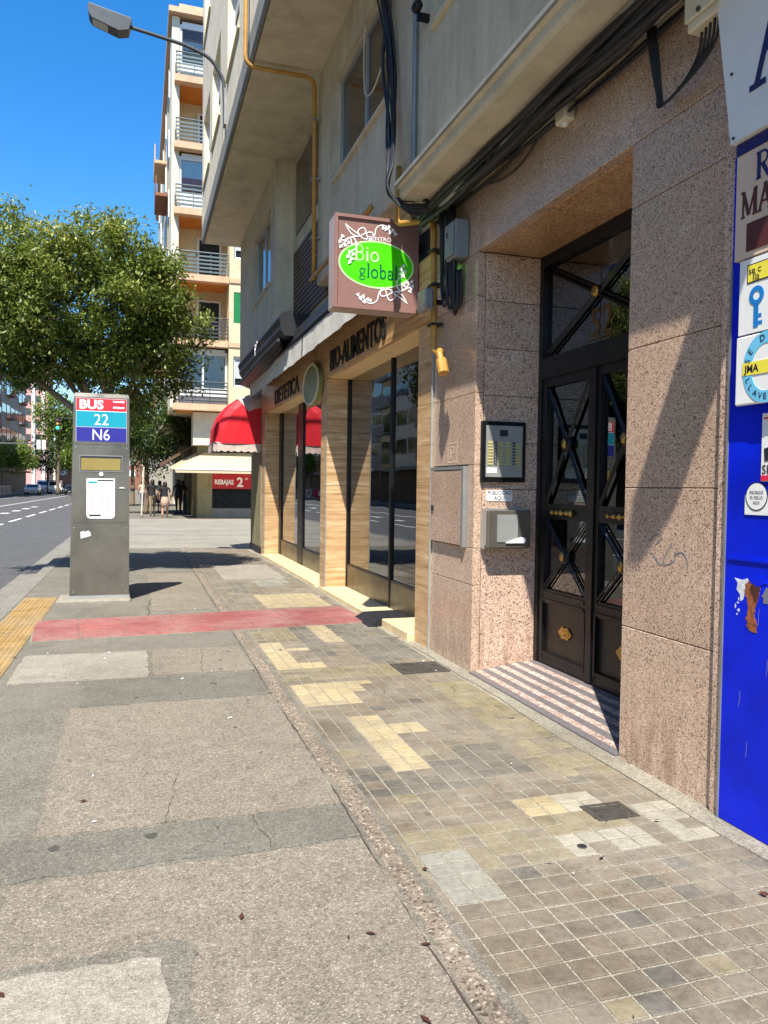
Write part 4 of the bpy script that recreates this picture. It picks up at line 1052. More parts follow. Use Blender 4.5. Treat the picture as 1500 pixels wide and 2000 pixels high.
for i in range(24):
    r_ = random.Random(i); x = 2.45+r_.uniform(-.10, .08); z = 3.895+r_.uniform(-.05, .055)
    mat = 'cable_black' if i % 8 else 'cable_grey'
    pts = []
    for k in range(17):
        y = -3+(6.5+3)*k/16
        pts.append((x+r_.uniform(-.03, .03), y, z+r_.uniform(-.034, .03)))
    MB().tube(smooth_path(pts, 3), r_.uniform(.010, .030), 6).build('cable', mat, cb, smooth=True)
for k in range(9):
    y = 2.4+k*.47+random.uniform(-.1, .1)
    MB().tube([(2.45, y, 3.91), (2.45, y+.07, 3.92)], .062+random.uniform(-.015, .012), 9).build('wrap', 'cable_tape' if k % 2 else 'cable_black', cb, smooth=True)
MB().tube(smooth_path([(2.56, 5.6, 3.88), (2.56, 5.25, 3.80), (2.56, 4.95, 3.80), (2.56, 4.65, 3.9)], 6), .006, 6).build('loose_wire', 'cable_black', cb)
cb = thing('cable_bundle', 'black cable bundle hanging down beside the grey box', 'cables', (2.5, 6.1, 3.0))
for i in range(12):
    r_ = random.Random(40+i); y = 6.12+r_.uniform(-.13, .13); x = 2.50+r_.uniform(-.05, .04); b_ = 2.98+r_.uniform(0, .25)
    MB().tube(smooth_path([(x, y+.3, 4.02+r_.uniform(-.05, .05)), (x, y+.08, 3.92), (x+r_.uniform(-.02, .02), y+r_.uniform(-.03, .03), 3.55), (x, y+r_.uniform(-.03, .03), 3.25), (x+.01, y-.03, b_), (x+.02, y-.07, b_+.05), (x+.02, y-.06, b_+.3)], 4), r_.uniform(.008, .02), 6).build('cable', 'cable_black', cb, smooth=True)
cb = thing('cable_bundle', 'black cables dropping across the concrete wall by the upper window', 'cables', (2.05, 6.3, 4.0))
for i in range(11):
    r_ = random.Random(80+i); o_ = r_.uniform(-.10, .10); j_ = lambda: r_.uniform(-.045, .045)
    MB().tube(smooth_path([(2.22, 7.9+o_, 7.3), (2.27+j_()*.5, 7.36+o_+j_(), 6.28), (2.27+j_(), 7.14+o_*.6+j_(), 5.55), (2.24+j_()*.8, 6.95+o_+j_(), 4.87), (2.10, 6.55+o_*1.2, 4.35), (2.06+o_*.4, 6.46+o_, 4.08), (2.16, 6.36+o_*.5, 3.95+o_*.8), (2.32, 6.3, 3.94+o_), (2.47, 6.2, 3.94)], 4), r_.choice((.006, .008, .012, .018)), 6).build('cable', 'cable_black', cb, smooth=True)
MB().tube(smooth_path([(2.32, 8.2, 6.5), (2.31, 8.17, 6.0), (2.28, 7.98, 5.66), (2.27, 7.64, 5.57), (2.27, 7.25, 5.72)], 6), .008, 6).build('loose_wire', 'beige_plastic', cb)
MB().tube([(2.33, 6.58, 7.1), (2.33, 6.58, 4.3)], .025, 8).build('drain_tube', 'concrete_grey', cb).data.materials[0] = MATS['grey_plastic']
sp_ = thing('cable_splice', 'black splice cases where the cables meet above the grey box', 'cable box', (2.4, 6.4, 3.95))
for i, (a, b, r_) in enumerate([((2.40, 6.75, 4.02), (2.42, 6.25, 3.97), .075), ((2.46, 6.5, 3.93), (2.50, 6.05, 3.90), .06), ((2.30, 6.5, 4.05), (2.34, 6.2, 4.0), .05), ((2.48, 6.25, 4.02), (2.5, 5.8, 3.98), .05)]):
    A_, B_ = Vector(a), Vector(b)
    MB().tube([A_, A_.lerp(B_, .12), A_.lerp(B_, .5), A_.lerp(B_, .88), B_], [r_*.4, r_*.95, r_, r_*.95, r_*.4], 10).build('case', 'cable_black', sp_, smooth=True)
cb = thing('looped_cable', 'black cables looping down from the bundle into the beige box', 'cables', (2.5, 3.3, 3.4))
for i in range(5):
    o_ = i*.007
    MB().tube(smooth_path([(2.50-o_, 3.42+o_, 4.0), (2.52-o_, 3.40+o_, 3.75), (2.54-o_, 3.388, 3.52), (2.54-o_, 3.355, 3.475-o_), (2.53-o_, 3.20-.028*i, 3.505-.004*i), (2.52-o_, 3.09-.036*i, 3.585-.006*i), (2.51-o_, 3.06-.036*i, 3.70)], 5), .0062, 6).build('cable', 'cable_black', cb, smooth=True)
t = thing('beige_cable_box', 'beige telephone box at the top of the granite beside the white sign', 'cable box', (2.5, 3, 3.65))
part('housing', 'beige_plastic', t, (2.46, 2.578, 2.885, 3.11, 3.66, 3.98), ch=.01); part('cover', 'beige_plastic', t, (2.44, 2.459, 2.89, 3.105, 3.70, 3.97), ch=.006)
MB().tube([(2.43, 3.0, 3.715), (2.441, 3.0, 3.715)], .012, 10).build('screw', 'iron_cover', t)
t = thing('grey_cable_box', 'grey plastic box mounted among cables left of the doorway', 'cable box', (2.5, 5.97, 3.42))
part('housing', 'grey_plastic', t, (2.45, 2.578, 5.87, 6.08, 3.40, 3.71), ch=.012); part('cover', 'grey_plastic', t, (2.435, 2.449, 5.885, 6.065, 3.42, 3.69), ch=.005)
part('lock', 'ink', t, (2.430, 2.4349, 6.0, 6.02, 3.58, 3.62))
t = thing('flood_light', 'small grey flood lamp at the right end of the shop fascia', 'lamp', (2.45, 6.42, 3.05))
part('housing', 'grey_metal', t, (2.38, 2.46, 6.36, 6.56, 3.07, 3.26), ch=.01); part('lens', 'grey_plastic', t, (2.40, 2.44, 6.345, 6.36, 3.09, 3.24)); part('bracket', 'black_iron', t, (2.46, 2.58, 6.44, 6.48, 3.14, 3.18))
t = thing('alarm_sensor', 'small weathered white sensor box on the granite lintel', 'sensor', (2.56, 4.34, 3.8))
part('housing', 'beige_plastic', t, (2.50, 2.578, 4.27, 4.40, 3.80, 3.92), ch=.012); MB().lathe([(0, -.02), (.02, -.015), (.025, .01)], (2.54, 4.335, 3.80), 'z', 10).build('lens', 'white_paint', t)
t = thing('wall_camera', 'small black camera on the sill below the upper right window', 'camera', (2.3, 6.3, 5.5))
MB().lathe([(0, -.05), (.04, -.04), (.045, .03), (0, .05)], (2.25, 6.32, 5.61), 'y', 10).build('housing', 'black_iron', t, smooth=True); part('bracket', 'black_iron', t, (2.25, 2.36, 6.30, 6.34, 5.50, 5.56))
# blade sign over the locksmith, out of frame; its shadow falls on the granite pillar
t = thing('blade_sign', 'blade sign on a bracket above the blue shop, its shadow crossing the pillar', 'sign', (2.58, 1.6, 4.4))
m = MB(); m.prism([(-.985, .2), (-1.0, -.09), (-.86, -.26), (-.60, -.06), (-.60, .3), (-.75, .4)], front_y(2.58, 1.6, 4.62), 0, .10); m.build('board', 'sign_white', t)
m = MB(); m.prism([(-.62, -.12), (0, -.26), (0, .26), (-.62, .2)], front_y(2.58, 1.58, 4.62), 0, .06); m.build('bracket_plate', 'blue_dark', t)

# ------------------------------------------------------------------ locksmith with blue shutter on the right
bl = thing('blue_shutter', 'bright blue painted metal shopfront at the right edge, paint chipped', 'shopfront', (2.56, 1.5, 0))
part('panel', 'blue_paint', bl, (2.545, 2.62, 1.2, 2.862, 0.01, 3.0), (2.545, 2.62, -2.0, 1.195, 0.01, 3.0))
part('dado_rail', 'blue_paint', bl, (2.538, 2.545, 1.2, 2.83, 1.20, 1.215))
part('side_edge', 'grey_metal', bl, (2.54, 2.55, 2.855, 2.867, 0.0, 2.5))
part('upper_wall', 'concrete_wall', bl, (2.60, 2.7, -4, 2.866, 3.0, 3.96))
def blob(seed, ru, rv, n=22, j=.25):
    r_ = random.Random(seed)
    return [(ru*(1+r_.uniform(-j, j))*math.cos(2*math.pi*i/n), rv*(1+r_.uniform(-j, j))*math.sin(2*math.pi*i/n)) for i in range(n)]
ch = MB().prism([(-.075, .12), (-.055, .1), (-.06, .07), (-.04, .05), (-.035, .02), (-.02, .03), (-.01, .07), (.03, .1), (.0, .125), (-.03, .115)], front_x(2.545, 2.72, 1.0), 0, .0012).build('chipped_patch', 'paper_torn', bl)
def ragged(pts, amp, seed, step=.009):
    r_ = random.Random(seed); out = []
    for a, b in zip(pts, pts[1:]+pts[:1]):
        A_, B_ = Vector(a), Vector(b); n_ = max(1, int((B_-A_).length/step))
        for i in range(n_):
            q = A_.lerp(B_, i/n_); out.append((q.x+r_.uniform(-amp, amp), q.y+r_.uniform(-amp, amp)))
    return out
MB().prism(ragged([(-.025, .085), (.02, .11), (.055, .095), (.05, .04), (.03, -.02), (.028, -.06), (.045, -.09), (.04, -.12), (.015, -.125), (-.012, -.105), (-.02, -.07), (-.008, -.03), (-.012, .01), (-.03, .04)], .005, 4), front_x(2.545, 2.70, 1.02), 0, .0022).build('rust_patch', 'rust', bl)
MB().prism(ragged([(-.01, .06), (.02, .095), (.05, .09), (.045, .03), (.02, .0), (.012, .03)], .004, 6), front_x(2.545, 2.695, 1.02), 0, .003).build('rust_patch', 'rust_dark', bl)
MB().prism(blob(9, .05, .02), front_x(2.545, 2.66, 1.12), 0, .0032).build('paint_flake', 'blue_paint', bl)
MB().prism(blob(12, .03, .035), front_x(2.545, 2.60, 1.06), 0, .002).build('chipped_patch', 'ink_pale', bl)
for i in range(5): MB().prism(blob(20+i, .003+.004*(i % 2), .004+.003*(i % 3), 7, .5), front_x(2.545, 2.775+.012*math.sin(i*4.1), .96+.017*i), 0, .001).build('scratch', 'paper_torn', bl)
for i in range(6): MB().ribbon([(0, 0), (.003*(i % 3), .03+.02*(i % 2)), (.004, .07)], .0018, front_x(2.545, 2.50+.05*i, .3+.21*i % .8), 0, .0008).build('scratch', 'ink_pale', bl)
s1 = thing('white_sign', 'large white sign board with navy lettering above the blue shutter', 'sign', (2.5, 2, 3.0))
MB().prism([(-.125, .70), (1.6, .70), (1.6, 0), (-.01, 0)], front_x(2.50, 2.80, 3.025), 0, .03).build('board', 'sign_white', s1)
mp = front_x(2.469, 2.725, 3.20); m = MB(); serif_text(m, 'A', .02, .0, .42, mp, .002, .9); m.build('lettering', 'navy', s1)
for z in (3.045, 3.33): MB().tube([(2.462, 2.79+(.02 if z > 3.2 else 0), z), (2.47, 2.79+(.02 if z > 3.2 else 0), z)], .006, 8).build('rivet', 'ink', s1)
s2 = thing('salmon_sign', 'salmon tinted sign board with maroon serif letters below the white sign', 'sign', (2.5, 2, 2.5))
part('board', 'sign_salmon', s2, (2.50, 2.53, .9, 2.80, 2.515, 2.97)); part('top_edge', 'blue_dark', s2, (2.495, 2.53, .9, 2.80, 2.972, 3.02))
mp = front_x(2.50, 2.79, 2.5); m = MB(); serif_text(m, 'R', .10, .33, .115, mp, .002, .9); m.build('lettering', 'navy', s2)
m = MB(); serif_text(m, 'MA', .02, .19, .115, mp, .002, .85); m.build('lettering', 'maroon', s2)
MB().prism(rect(.06, .04, .6, .16), mp, 0, .004).build('dark_block', 'maroon', s2)
s3 = thing('key_poster', 'white poster with blue key below the salmon sign', 'poster', (2.5, 2.3, 2.17))
part('board', 'sign_paper', s3, (2.50, 2.52, 1.9, 2.765, 2.185, 2.505))
mp = front_x(2.50, 2.765, 2.185)
MB().prism(rect(.045, .215, .6, .295), mp, 0, .002).build('caption_box', 'ink', s3); MB().prism(rect(.05, .22, .595, .29), mp, 0, .003).build('caption_panel', 'sticker_yellow', s3)
lettering('lettering', 'se c', .045, front_x(2.50, 2.71, 2.185+.252), 'ink', s3, .003, .001); lettering('lettering', 'lla', .045, front_x(2.50, 2.685, 2.185+.222), 'ink', s3, .003, .001)
m = MB(); m.ribbon(arc(.10, .155, .03, .03, 0, 352, 20), .022, mp, 0, .002, closed=True); m.prism(rect(.086, .02, .112, .135), mp, 0, .0016); m.prism(rect(.112, .03, .135, .045), mp, 0, .0014); m.prism(rect(.112, .06, .13, .075), mp, 0, .0014); m.build('key', 'sticker_blue', s3)
s4 = thing('round_key_poster', 'white poster with sky blue ring and yellow band below the key poster', 'poster', (2.5, 2.3, 1.88))
part('board', 'sign_paper', s4, (2.498, 2.518, 1.9, 2.775, 1.88, 2.178), ch=.006)
mp = front_x(2.498, 2.60, 2.03)
MB().ribbon(arc(0, 0, .105, .125, 0, 356, 60), .05, mp, 0, .002, closed=True).build('ring', 'sticker_sky', s4)
MB().prism(rect(-.13, -.025, .13, .03), mp, 0, .003).build('band', 'sticker_yellow', s4)
lettering('lettering', 'JMA', .045, front_x(2.498, 2.72, 2.017), 'ink', s4, .003, .001, bold=.001)
def ring_text(txt, r1, r2, a0, step, size, mp, mat, par, inward=False):
    for i, chh in enumerate(txt):
        a = R(a0+step*i)
        if chh == ' ': continue
        ca, sa = (math.sin(a), math.cos(a))
        def f(u, v, w, a=a):
            u -= size*.3
            if inward: uu, vv = u, v; c, s = math.cos(a), math.sin(a); x, y = uu*c-vv*s, uu*s+vv*c; return mp(x-r1*math.cos(a+math.pi/2)*-1*-1, y+r2*math.sin(a+math.pi/2)*-1, w)
            c, s = math.cos(-a), math.sin(-a); x, y = u*c-v*s, u*s+v*c
            return mp(x+r1*math.sin(a), y+r2*math.cos(a), w)
        lettering('lettering', chh, size, f, mat, par, .0025, .001)
ring_text('SE D', .092, .112, -72, 20, .04, mp, 'ink', s4)
for i, chh in enumerate('LLAVES'):
    a = R(205+i*17)       # lower half, read from the left
    cx_, cy_ = .105*math.cos(a), .122*math.sin(a)
    def f(u, v, w, a=a, cx_=cx_, cy_=cy_):
        b_ = a+math.pi/2; c, s = math.cos(b_), math.sin(b_); u -= .012; v -= .012
        return mp(u*c-v*s+cx_, u*s+v*c+cy_, w)
    lettering('lettering', chh, .036, f, 'ink', s4, .0025, .001)
s5 = thing('red_striped_poster', 'small white poster with red stripe on the blue shutter', 'poster', (2.54, 2.5, 1.55))
part('sheet', 'sign_paper', s5, (2.540, 2.544, 2.3, 2.655, 1.55, 1.84)); part('stripe', 'sticker_red', s5, (2.5375, 2.5399, 2.3, 2.653, 1.553, 1.575)); part('top_line', 'sticker_red', s5, (2.5378, 2.5399, 2.3, 2.645, 1.815, 1.822))
mp = front_x(2.54, 2.65, 1.56); MB().prism([(.01, .13), (.06, .14), (.2, .14), (.2, .12), (.05, .115), (.045, .09), (.06, .08), (.015, .075)], mp, 0, .002).build('drawing', 'ink', s5)
lettering('lettering', 'SE', .055, front_x(2.54, 2.648, 1.582), 'ink', s5, .001, .001)
s6 = thing('stamp_sticker', 'white sticker with round speech bubble below the red striped poster', 'sticker', (2.54, 2.6, 1.4))
part('sheet', 'sign_paper', s6, (2.540, 2.5438, 2.3, 2.742, 1.405, 1.49))
mp = front_x(2.540, 2.675, 1.485)
MB().prism(arc(0, 0, .062, .062, 0, 350, 36), mp, 0, .0015).build('bubble', 'ink', s6); MB().prism(arc(0, 0, .057, .057, 0, 350, 36), mp, 0, .0022).build('bubble_face', 'sign_paper', s6)
for i, tx in enumerate(('ENCARGUE', 'SU SELLO', 'AQUI')): lettering('lettering', tx, .02, lambda u, v, w, i=i: front_x(2.54, 2.675+[.038, .036, .018][i], 1.495-.022*i)(u, v, w), 'ink', s6, .0022, .0006, width=[.076, .072, .036][i])
mp = front_x(2.540, 2.575, 1.41); m = MB(); m.ribbon([(-.01, .0), (-.01, .03), (0, .035), (0, .07)], .005, mp, 0, .001); m.ribbon(rect(.0, .005, .035, .03), .005, mp, 0, .0012, closed=True); m.build('drawing', 'ink_pale', s6)

# ================================================================== bus stop totem
tt = thing('bus_stop_totem', 'tall brushed steel bus stop pillar with coloured line panels', 'bus stop', (-.45, 10.6, 0))
tx0, tx1, ty = -.80, -.115, 10.48
m = MB()
lo = [(-.835, ty), (-.115, ty), (-.115, ty+.22), (-.835, ty+.22)]; hi = [(-.785, ty), (-.118, ty), (-.118, ty+.2), (-.785, ty+.2)]
m.v += [(x, y, .03) for x, y in lo]+[(x, y, 2.6) for x, y in hi]+[(x+(.015 if i in (0, 3) else -.015), y+(.015 if i < 2 else -.015), 2.65) for i, (x, y) in enumerate(hi)]
for a in range(4):
    b = (a+1) % 4; m.face((a, b, b+4, a+4)); m.face((a+4, b+4, b+8, a+8))
m.face((8, 9, 10, 11)); m.face((3, 2, 1, 0)); m.build('body', 'steel', tt)
part('plinth', 'concrete_slab', tt, (-.98, -.09, 10.3, 10.95, -.01, .03), ch=.01)
part('skirting', 'steel_light', tt, (-.842, -.108, ty-.006, ty+.226, .031, .07))
mp = front_y(0, ty-.001, 0)
def panel(name, mat, x0, x1, z0, z1, d=.004, par=tt, d0=0):
    return MB().prism(rect(x0, z0, x1, z1), mp, d0, d).build(name, mat, par)
for z in (2.0, 1.0): part('seam', 'ink', tt, (-.79, -.13, ty-.0015, ty+.001, z, z+.004))
for x, z in ((-.76, 1.96), (-.15, 1.96), (-.78, .94), (-.15, .94), (-.79, .12), (-.15, .12)): MB().tube([(x, ty-.004, z), (x, ty+.001, z)], .008, 8).build('screw', 'steel_light', tt)
panel('panel_border', 'white_print', -.757, -.15, 2.035, 2.585, .003)
panel('line_panel', 'bus_red', -.754, -.153, 2.43, 2.582, .005); panel('line_panel', 'bus_cyan', -.754, -.153, 2.225, 2.42, .005); panel('line_panel', 'bus_navy', -.754, -.153, 2.038, 2.218, .005)
P = lambda x, z: front_y(x, ty-.0062, z)
lettering('lettering', 'BUS', .155, P(-.715, 2.455), 'white_print', tt, 0, .002, width=.285, bold=.006)
lettering('lettering', '22', .20, P(-.54, 2.25), 'white_print', tt, 0, .002, width=.17)
lettering('lettering', 'N6', .20, P(-.56, 2.058), 'white_print', tt, 0, .002, width=.205)
for z, w in ((2.54, .13), (2.465, .135)):
    m = MB()
    x = -.315
    while x < -.315+w: m.prism(rect(x, z, x+.012+.006*random.random(), z+.02+.006*random.random()), front_y(0, ty-.0062, 0), 0, .001); x += .02
    m.build('small_print', 'white_print', tt)
panel('display_frame', 'grey_metal', -.715, -.20, 1.655, 1.865, .006); panel('display_recess', 'ink', -.705, -.21, 1.668, 1.852, .008); panel('display', 'lcd', -.695, -.222, 1.674, 1.826, .010)
MB().tube([(-.455, ty-.001, 1.625), (-.455, ty-.02, 1.625)], .026, 18).build('push_button', 'white_paint', tt)
pts = [(-.632, 1.57)]+arc(-.632+.05, 1.055+.05, .05, .05, 180, 270, 6)+arc(-.29-.05, 1.105, .05, .05, 270, 360, 6)+[(-.29, 1.57)]
MB().prism(pts, mp, 0, .005).build('timetable_case', 'white_paint', tt)
MB().prism([(-.46+(u+.46)*.93, 1.31+(v-1.31)*.95) for u, v in pts], mp, .005, .0065).build('timetable', 'sign_paper', tt)
m = MB()
for j in range(20):
    z = 1.48-j*.018
    for x0 in (-.585, -.47, -.385): m.prism(rect(x0, z, x0+random.uniform(.02, .06), z+.006), mp, 0, .0072)
stuff(m.build('small_print', 'ink_pale', tt))
panel('heading_bar', 'ink', -.50, -.31, 1.535, 1.552, .0075); panel('heading_bar', 'bus_cyan', -.61, -.505, 1.505, 1.53, .0075); panel('footer_bar', 'ink', -.6, -.46, 1.085, 1.108, .0075)
MB().prism([(-.245, 1.445), (-.165, 1.445), (-.18, 1.458), (-.205, 1.464), (-.23, 1.457)], mp, 0, .012).build('slot_lip', 'white_paint', tt)
MB().prism([(-.70, .80), (-.575, .835), (-.58, .875), (-.61, .905), (-.65, .88), (-.655, .9), (-.705, .885)], mp, 0, .002).build('torn_sticker', 'paper_torn', tt)

# ================================================================== street lamp on the bay
lp = thing('street_lamp', 'flat grey street lamp on a curved arm fixed to the bay', 'street lamp', (1.39, 13.49, 7.6))
MB().tube(smooth_path([(1.37, 13.49, 7.63), (1.355, 13.49, 8.17), (1.315, 13.49, 8.41), (1.113, 13.49, 8.68), (.776, 13.49, 8.81), (.45, 13.49, 8.87), (-.112, 13.49, 8.95), (-.225, 13.49, 8.96)], 6), .03, 10).build('arm', 'rail_dark', lp, smooth=True)
m = MB(); m.prism([(-.135, 9.03), (-.787, 9.155), (-.804, 9.11), (-.787, 9.01), (-.742, 8.94), (-.337, 8.81), (-.18, 8.85)], lambda u, v, w: (u, w, v), 13.36, 13.62); m.build('head', 'rail_dark', lp)
MB().prism([(-.14, 9.032), (-.785, 9.157), (-.785, 9.172), (-.14, 9.047)], lambda u, v, w: (u, w, v), 13.38, 13.6).build('top_cover', 'grey_metal', lp)
m = MB(); m.prism([(-.735, 8.937), (-.50, 8.861), (-.50, 8.853), (-.735, 8.929)], lambda u, v, w: (u, w, v), 13.39, 13.59); m.build('lens', 'blind_grey', lp)
part('wall_plate', 'grey_metal', lp, (1.35, 1.389, 13.4, 13.58, 7.6, 8.2))

# ================================================================== red dome awning at the corner
ra = thing('red_awning', 'faded red dome awning with scalloped white valance at the corner', 'awning', (2.5, 17.6, 2.3))
m = MB(); Y0, Y1 = 17.0, 18.45; n = 6; ns = 14
prof = [(2.57-1.02*math.sin(R(90*i/n)), 2.42+1.12*math.cos(R(90*i/n))**.85) for i in range(n+1)]
def ring(y, k):
    a = len(m.v); m.v += [(2.57-(2.57-x)*k, y, 2.42+(z-2.42)*(.35+.65*k)) for x, z in prof]; return a
ks_ = [.55, .8, .95, 1.0, 1.0, 1.0, .95, .8]; ys_ = [17.0, 17.02, 17.08, 17.2, 17.7, 18.2, 18.38, 18.44]
rs = [ring(y, k) for y, k in zip(ys_, ks_)]
for a, b in zip(rs, rs[1:]):
    for i in range(n): m.face((a+i, b+i, b+i+1, a+i+1), 1 if i < 2 else 0)
c0 = len(m.v); m.v.append((2.57, 17.0, 2.42))
for i in range(n): m.face((c0, rs[0]+i, rs[0]+i+1), 0)
m.build('canopy', ['awning_red', 'awning_faded'], ra)
m = MB()
def val(p, q, k):
    P_, Q_ = Vector(p), Vector(q); L = (Q_-P_).length; nn = max(2, int(L/.03)); a = len(m.v)
    for i in range(nn+1):
        v = P_.lerp(Q_, i/nn); m.v += [tuple(v), (v.x, v.y, v.z-.15-.035*abs(math.sin(i*.03/.14*math.pi)))]
    for i in range(nn): m.face((a+2*i, a+2*i+1, a+2*i+3, a+2*i+2))
val((2.57, 16.995, 2.42), (1.62, 17.05, 2.42), 0); val((1.62, 17.05, 2.42), (1.545, 17.2, 2.42), 0); val((1.545, 17.2, 2.42), (1.545, 18.4, 2.42), 0)
m.build('valance', 'awning_faded', ra)
MB().tube([(2.57, 17.02, 2.43), (1.60, 17.06, 2.43), (1.55, 17.2, 2.43), (1.55, 18.4, 2.43)], .012, 6).build('frame', 'grey_metal', ra)

# ================================================================== building across the side street
bB = thing('balcony_building', 'tall cream apartment block with orange balcony soffits across the side street', 'building', (3, 36, 0))
FL = [4.9+2.8*i for i in range(7)]
part('wall', 'render_cream', bB, (1.5, 14, 36.6, 62, 4.9, 21.68), (1.35, 1.498, 37.4, 62, 4.9, 21.68), (6.41, 14, 36.0, 36.598, 4.9, 21.68))
part('side_strip', 'render_pale', bB, (1.30, 1.62, 35.0, 37.39, 4.9, 21.68))
part('roof_edge', 'orange_band', bB, (1.15, 14, 34.7, 62.2, 21.705, 21.93)); part('roof_parapet', 'orange_band', bB, (1.6, 14, 35.1, 61, 21.935, 22.3))
for i, z in enumerate(FL[:-1]):
    part('balcony_slab', 'orange_band', bB, (1.40, 3.74, 34.6, 35.0, z-.12, z+.16), (1.622, 3.74, 35.0, 36.598, z+.02, z+.16))
    part('balcony_soffit', 'orange_soffit', bB, (1.625, 3.735, 34.95, 36.597, z-.10, z+.018))
    rl = MB().tube([(1.45, 34.64, z+1.12), (3.72, 34.64, z+1.12)], .03, 6)
    for k in range(5): rl.box(1.45, 3.72, 34.62, 34.65, z+.26+k*.165, z+.33+k*.165)
    for x in (1.46, 2.2, 2.95, 3.69): rl.box(x, x+.03, 34.65, 34.68, z+.16, z+1.12)
    rl.build('railing', 'rail_teal' if i > 1 else 'rail_dark', bB)
    part('balcony_end', 'render_pale', bB, (1.40, 1.42, 34.66, 36, z+.16, z+.9))
    if i in (0, 3, 5):     # glazed in balcony
        w = part('window', 'white_paint', bB, (1.63, 3.74, 35.05, 35.15, z+.16, z+.9001), (1.63, 1.72, 35.05, 35.15, z+.9, z+2.5), (3.65, 3.74, 35.05, 35.15, z+.9, z+2.5), (2.65, 2.73, 35.05, 35.15, z+.9, z+2.5), (1.72, 3.65, 35.05, 35.15, z+2.35, z+2.62))
        part('pane', 'glass_clear', w, (1.72, 2.65, 35.10, 35.11, z+.9, z+2.35)); part('pane', 'glass_clear', w, (2.73, 3.65, 35.10, 35.11, z+.9, z+2.35))
        part('curtain', 'curtain' if i != 5 else 'blind_grey', w, (1.74, 3.63, 35.13, 35.14, z+(1.5 if i == 5 else .9), z+(1.85 if i == 5 else 2.35)))
        if i == 3: part('curtain', 'curtain_orange', w, (1.74, 3.63, 35.115, 35.125, z+.95, z+1.6))
    else:
        w = part('window', 'white_paint', bB, (2.5, 3.6, 36.5, 36.599, z+.2, z+2.3)); part('pane', 'window_dark', w, (2.6, 3.5, 36.49, 36.5, z+.3, z+2.2))
    # bay to the right
    part('bay_wall', 'render_cream', bB, (3.76, 6.4, 34.5, 36.59, z+.0, z+.95), (3.76, 6.4, 34.5, 36.59, z+2.3, z+2.8), (3.76, 3.95, 34.5, 36.59, z+.95, z+2.3))
    part('string_course', 'orange_band', bB, (3.745, 6.45, 34.45, 34.499, z-.12, z+.08))
    w = part('bay_window', 'white_paint', bB, (3.95, 6.4, 34.6, 34.67, z+.95, z+1.05), (3.95, 6.4, 34.6, 34.67, z+2.2, z+2.3), (3.95, 4.03, 34.6, 34.67, z+1.05, z+2.2))
    part('roller_blind', 'blind_grey', w, (4.03, 6.4, 34.63, 34.65, z+1.05+(.0 if i % 2 else .3), z+2.2)); part('pane', 'window_dark', w, (4.03, 6.4, 34.68, 34.69, z+.96, z+2.29))
    if i == 1: part('shutter', 'shutter_green', w, (3.96, 4.3, 34.52, 34.59, z+.95, z+2.28))
# street side windows of the long flank
for i, z in enumerate(FL[:-1]):
    for k in range(5):
        y = 38.6+k*4.6
        w = part('window', 'white_paint', bB, (1.29, 1.349, y, y+1.6, z+1.0, z+2.3)); part('pane', 'window_dark', w, (1.275, 1.289, y+.1, y+1.5, z+1.1, z+2.2))
    part('flank_balcony', 'orange_band' if i % 2 else 'brick_far', bB, (.75, 1.349, 41+i % 2*3, 44+i % 2*3, z, z+.16), (.75, .80, 41+i % 2*3, 44+i % 2*3, z+.16, z+1.0))
# ground floor
part('corner_pillar', 'olive_wall', bB, (2.55, 3.2, 35.9, 36.6, 0, 4.78)); part('entablature', 'render_pale', bB, (2.3, 12, 35.3, 36.5, 3.3, 4.76)); part('flank_wall', 'interior_dark', bB, (2.7, 3.0, 36.61, 62, 0, 4.8))
for k in range(5): part('flank_pillar', 'olive_wall', bB, (2.5, 2.69, 38.5+k*4, 39.2+k*4, 0, 4.8))
part('stall_riser', 'stone_far', bB, (3.21, 12, 36.0, 36.4, 0, .45)); sw = part('shop_window', 'black_iron', bB, (3.21, 12, 36.1, 36.2, .45, .52), (3.21, 12, 36.1, 36.2, 3.2, 3.29), (3.21, 3.3, 36.1, 36.2, .52, 3.2), (5.5, 5.6, 36.1, 36.2, .52, 3.2))
part('pane', 'window_dark', sw, (3.3, 5.5, 36.14, 36.15, .52, 3.2)); part('pane', 'window_dark', sw, (5.6, 12, 36.14, 36.15, .52, 3.2))
ca = thing('cream_awning', 'cream awning sloping over the shop window across the side street', 'awning', (3, 35, 2.1))
m = MB(); m.poly([(1.5, 34.2, 2.15), (8, 34.2, 2.15), (8, 35.9, 3.0), (2.85, 35.9, 3.0)]); m.poly([(1.5, 34.2, 2.15), (2.85, 35.9, 3.0), (2.5, 37.4, 3.0), (1.3, 37.4, 2.3)]); m.poly([(1.5, 34.2, 2.15), (8, 34.2, 2.15), (8, 34.2, 2.03), (1.5, 34.2, 2.03)]); m.build('canvas', 'cream_canvas', ca)
MB().tube([(1.55, 34.2, 2.18), (8, 34.2, 2.18)], .03, 6).build('front_bar', 'white_paint', ca)
da = thing('dark_awning', 'dark awning on the street flank of the corner block', 'awning', (2, 40, 2.4))
m = MB(); m.prism([(2.6, 3.5), (.95, 2.5), (.95, 2.35), (1.0, 2.35), (2.6, 3.4)], lambda u, v, w: (u, w, v), 37.5, 46); m.build('canvas', 'shutter_brown', da)
MB().tube([(.95, 37.5, 2.43), (.95, 46, 2.43)], .03, 6).build('front_bar', 'rail_dark', da)
bn = thing('sale_banner', 'red banner reading REBAJAS in the shop window across the side street', 'banner', (4, 35.9, 1.4))
part('sheet', 'banner_red', bn, (3.2, 5.2, 35.93, 35.96, 1.35, 2.05))
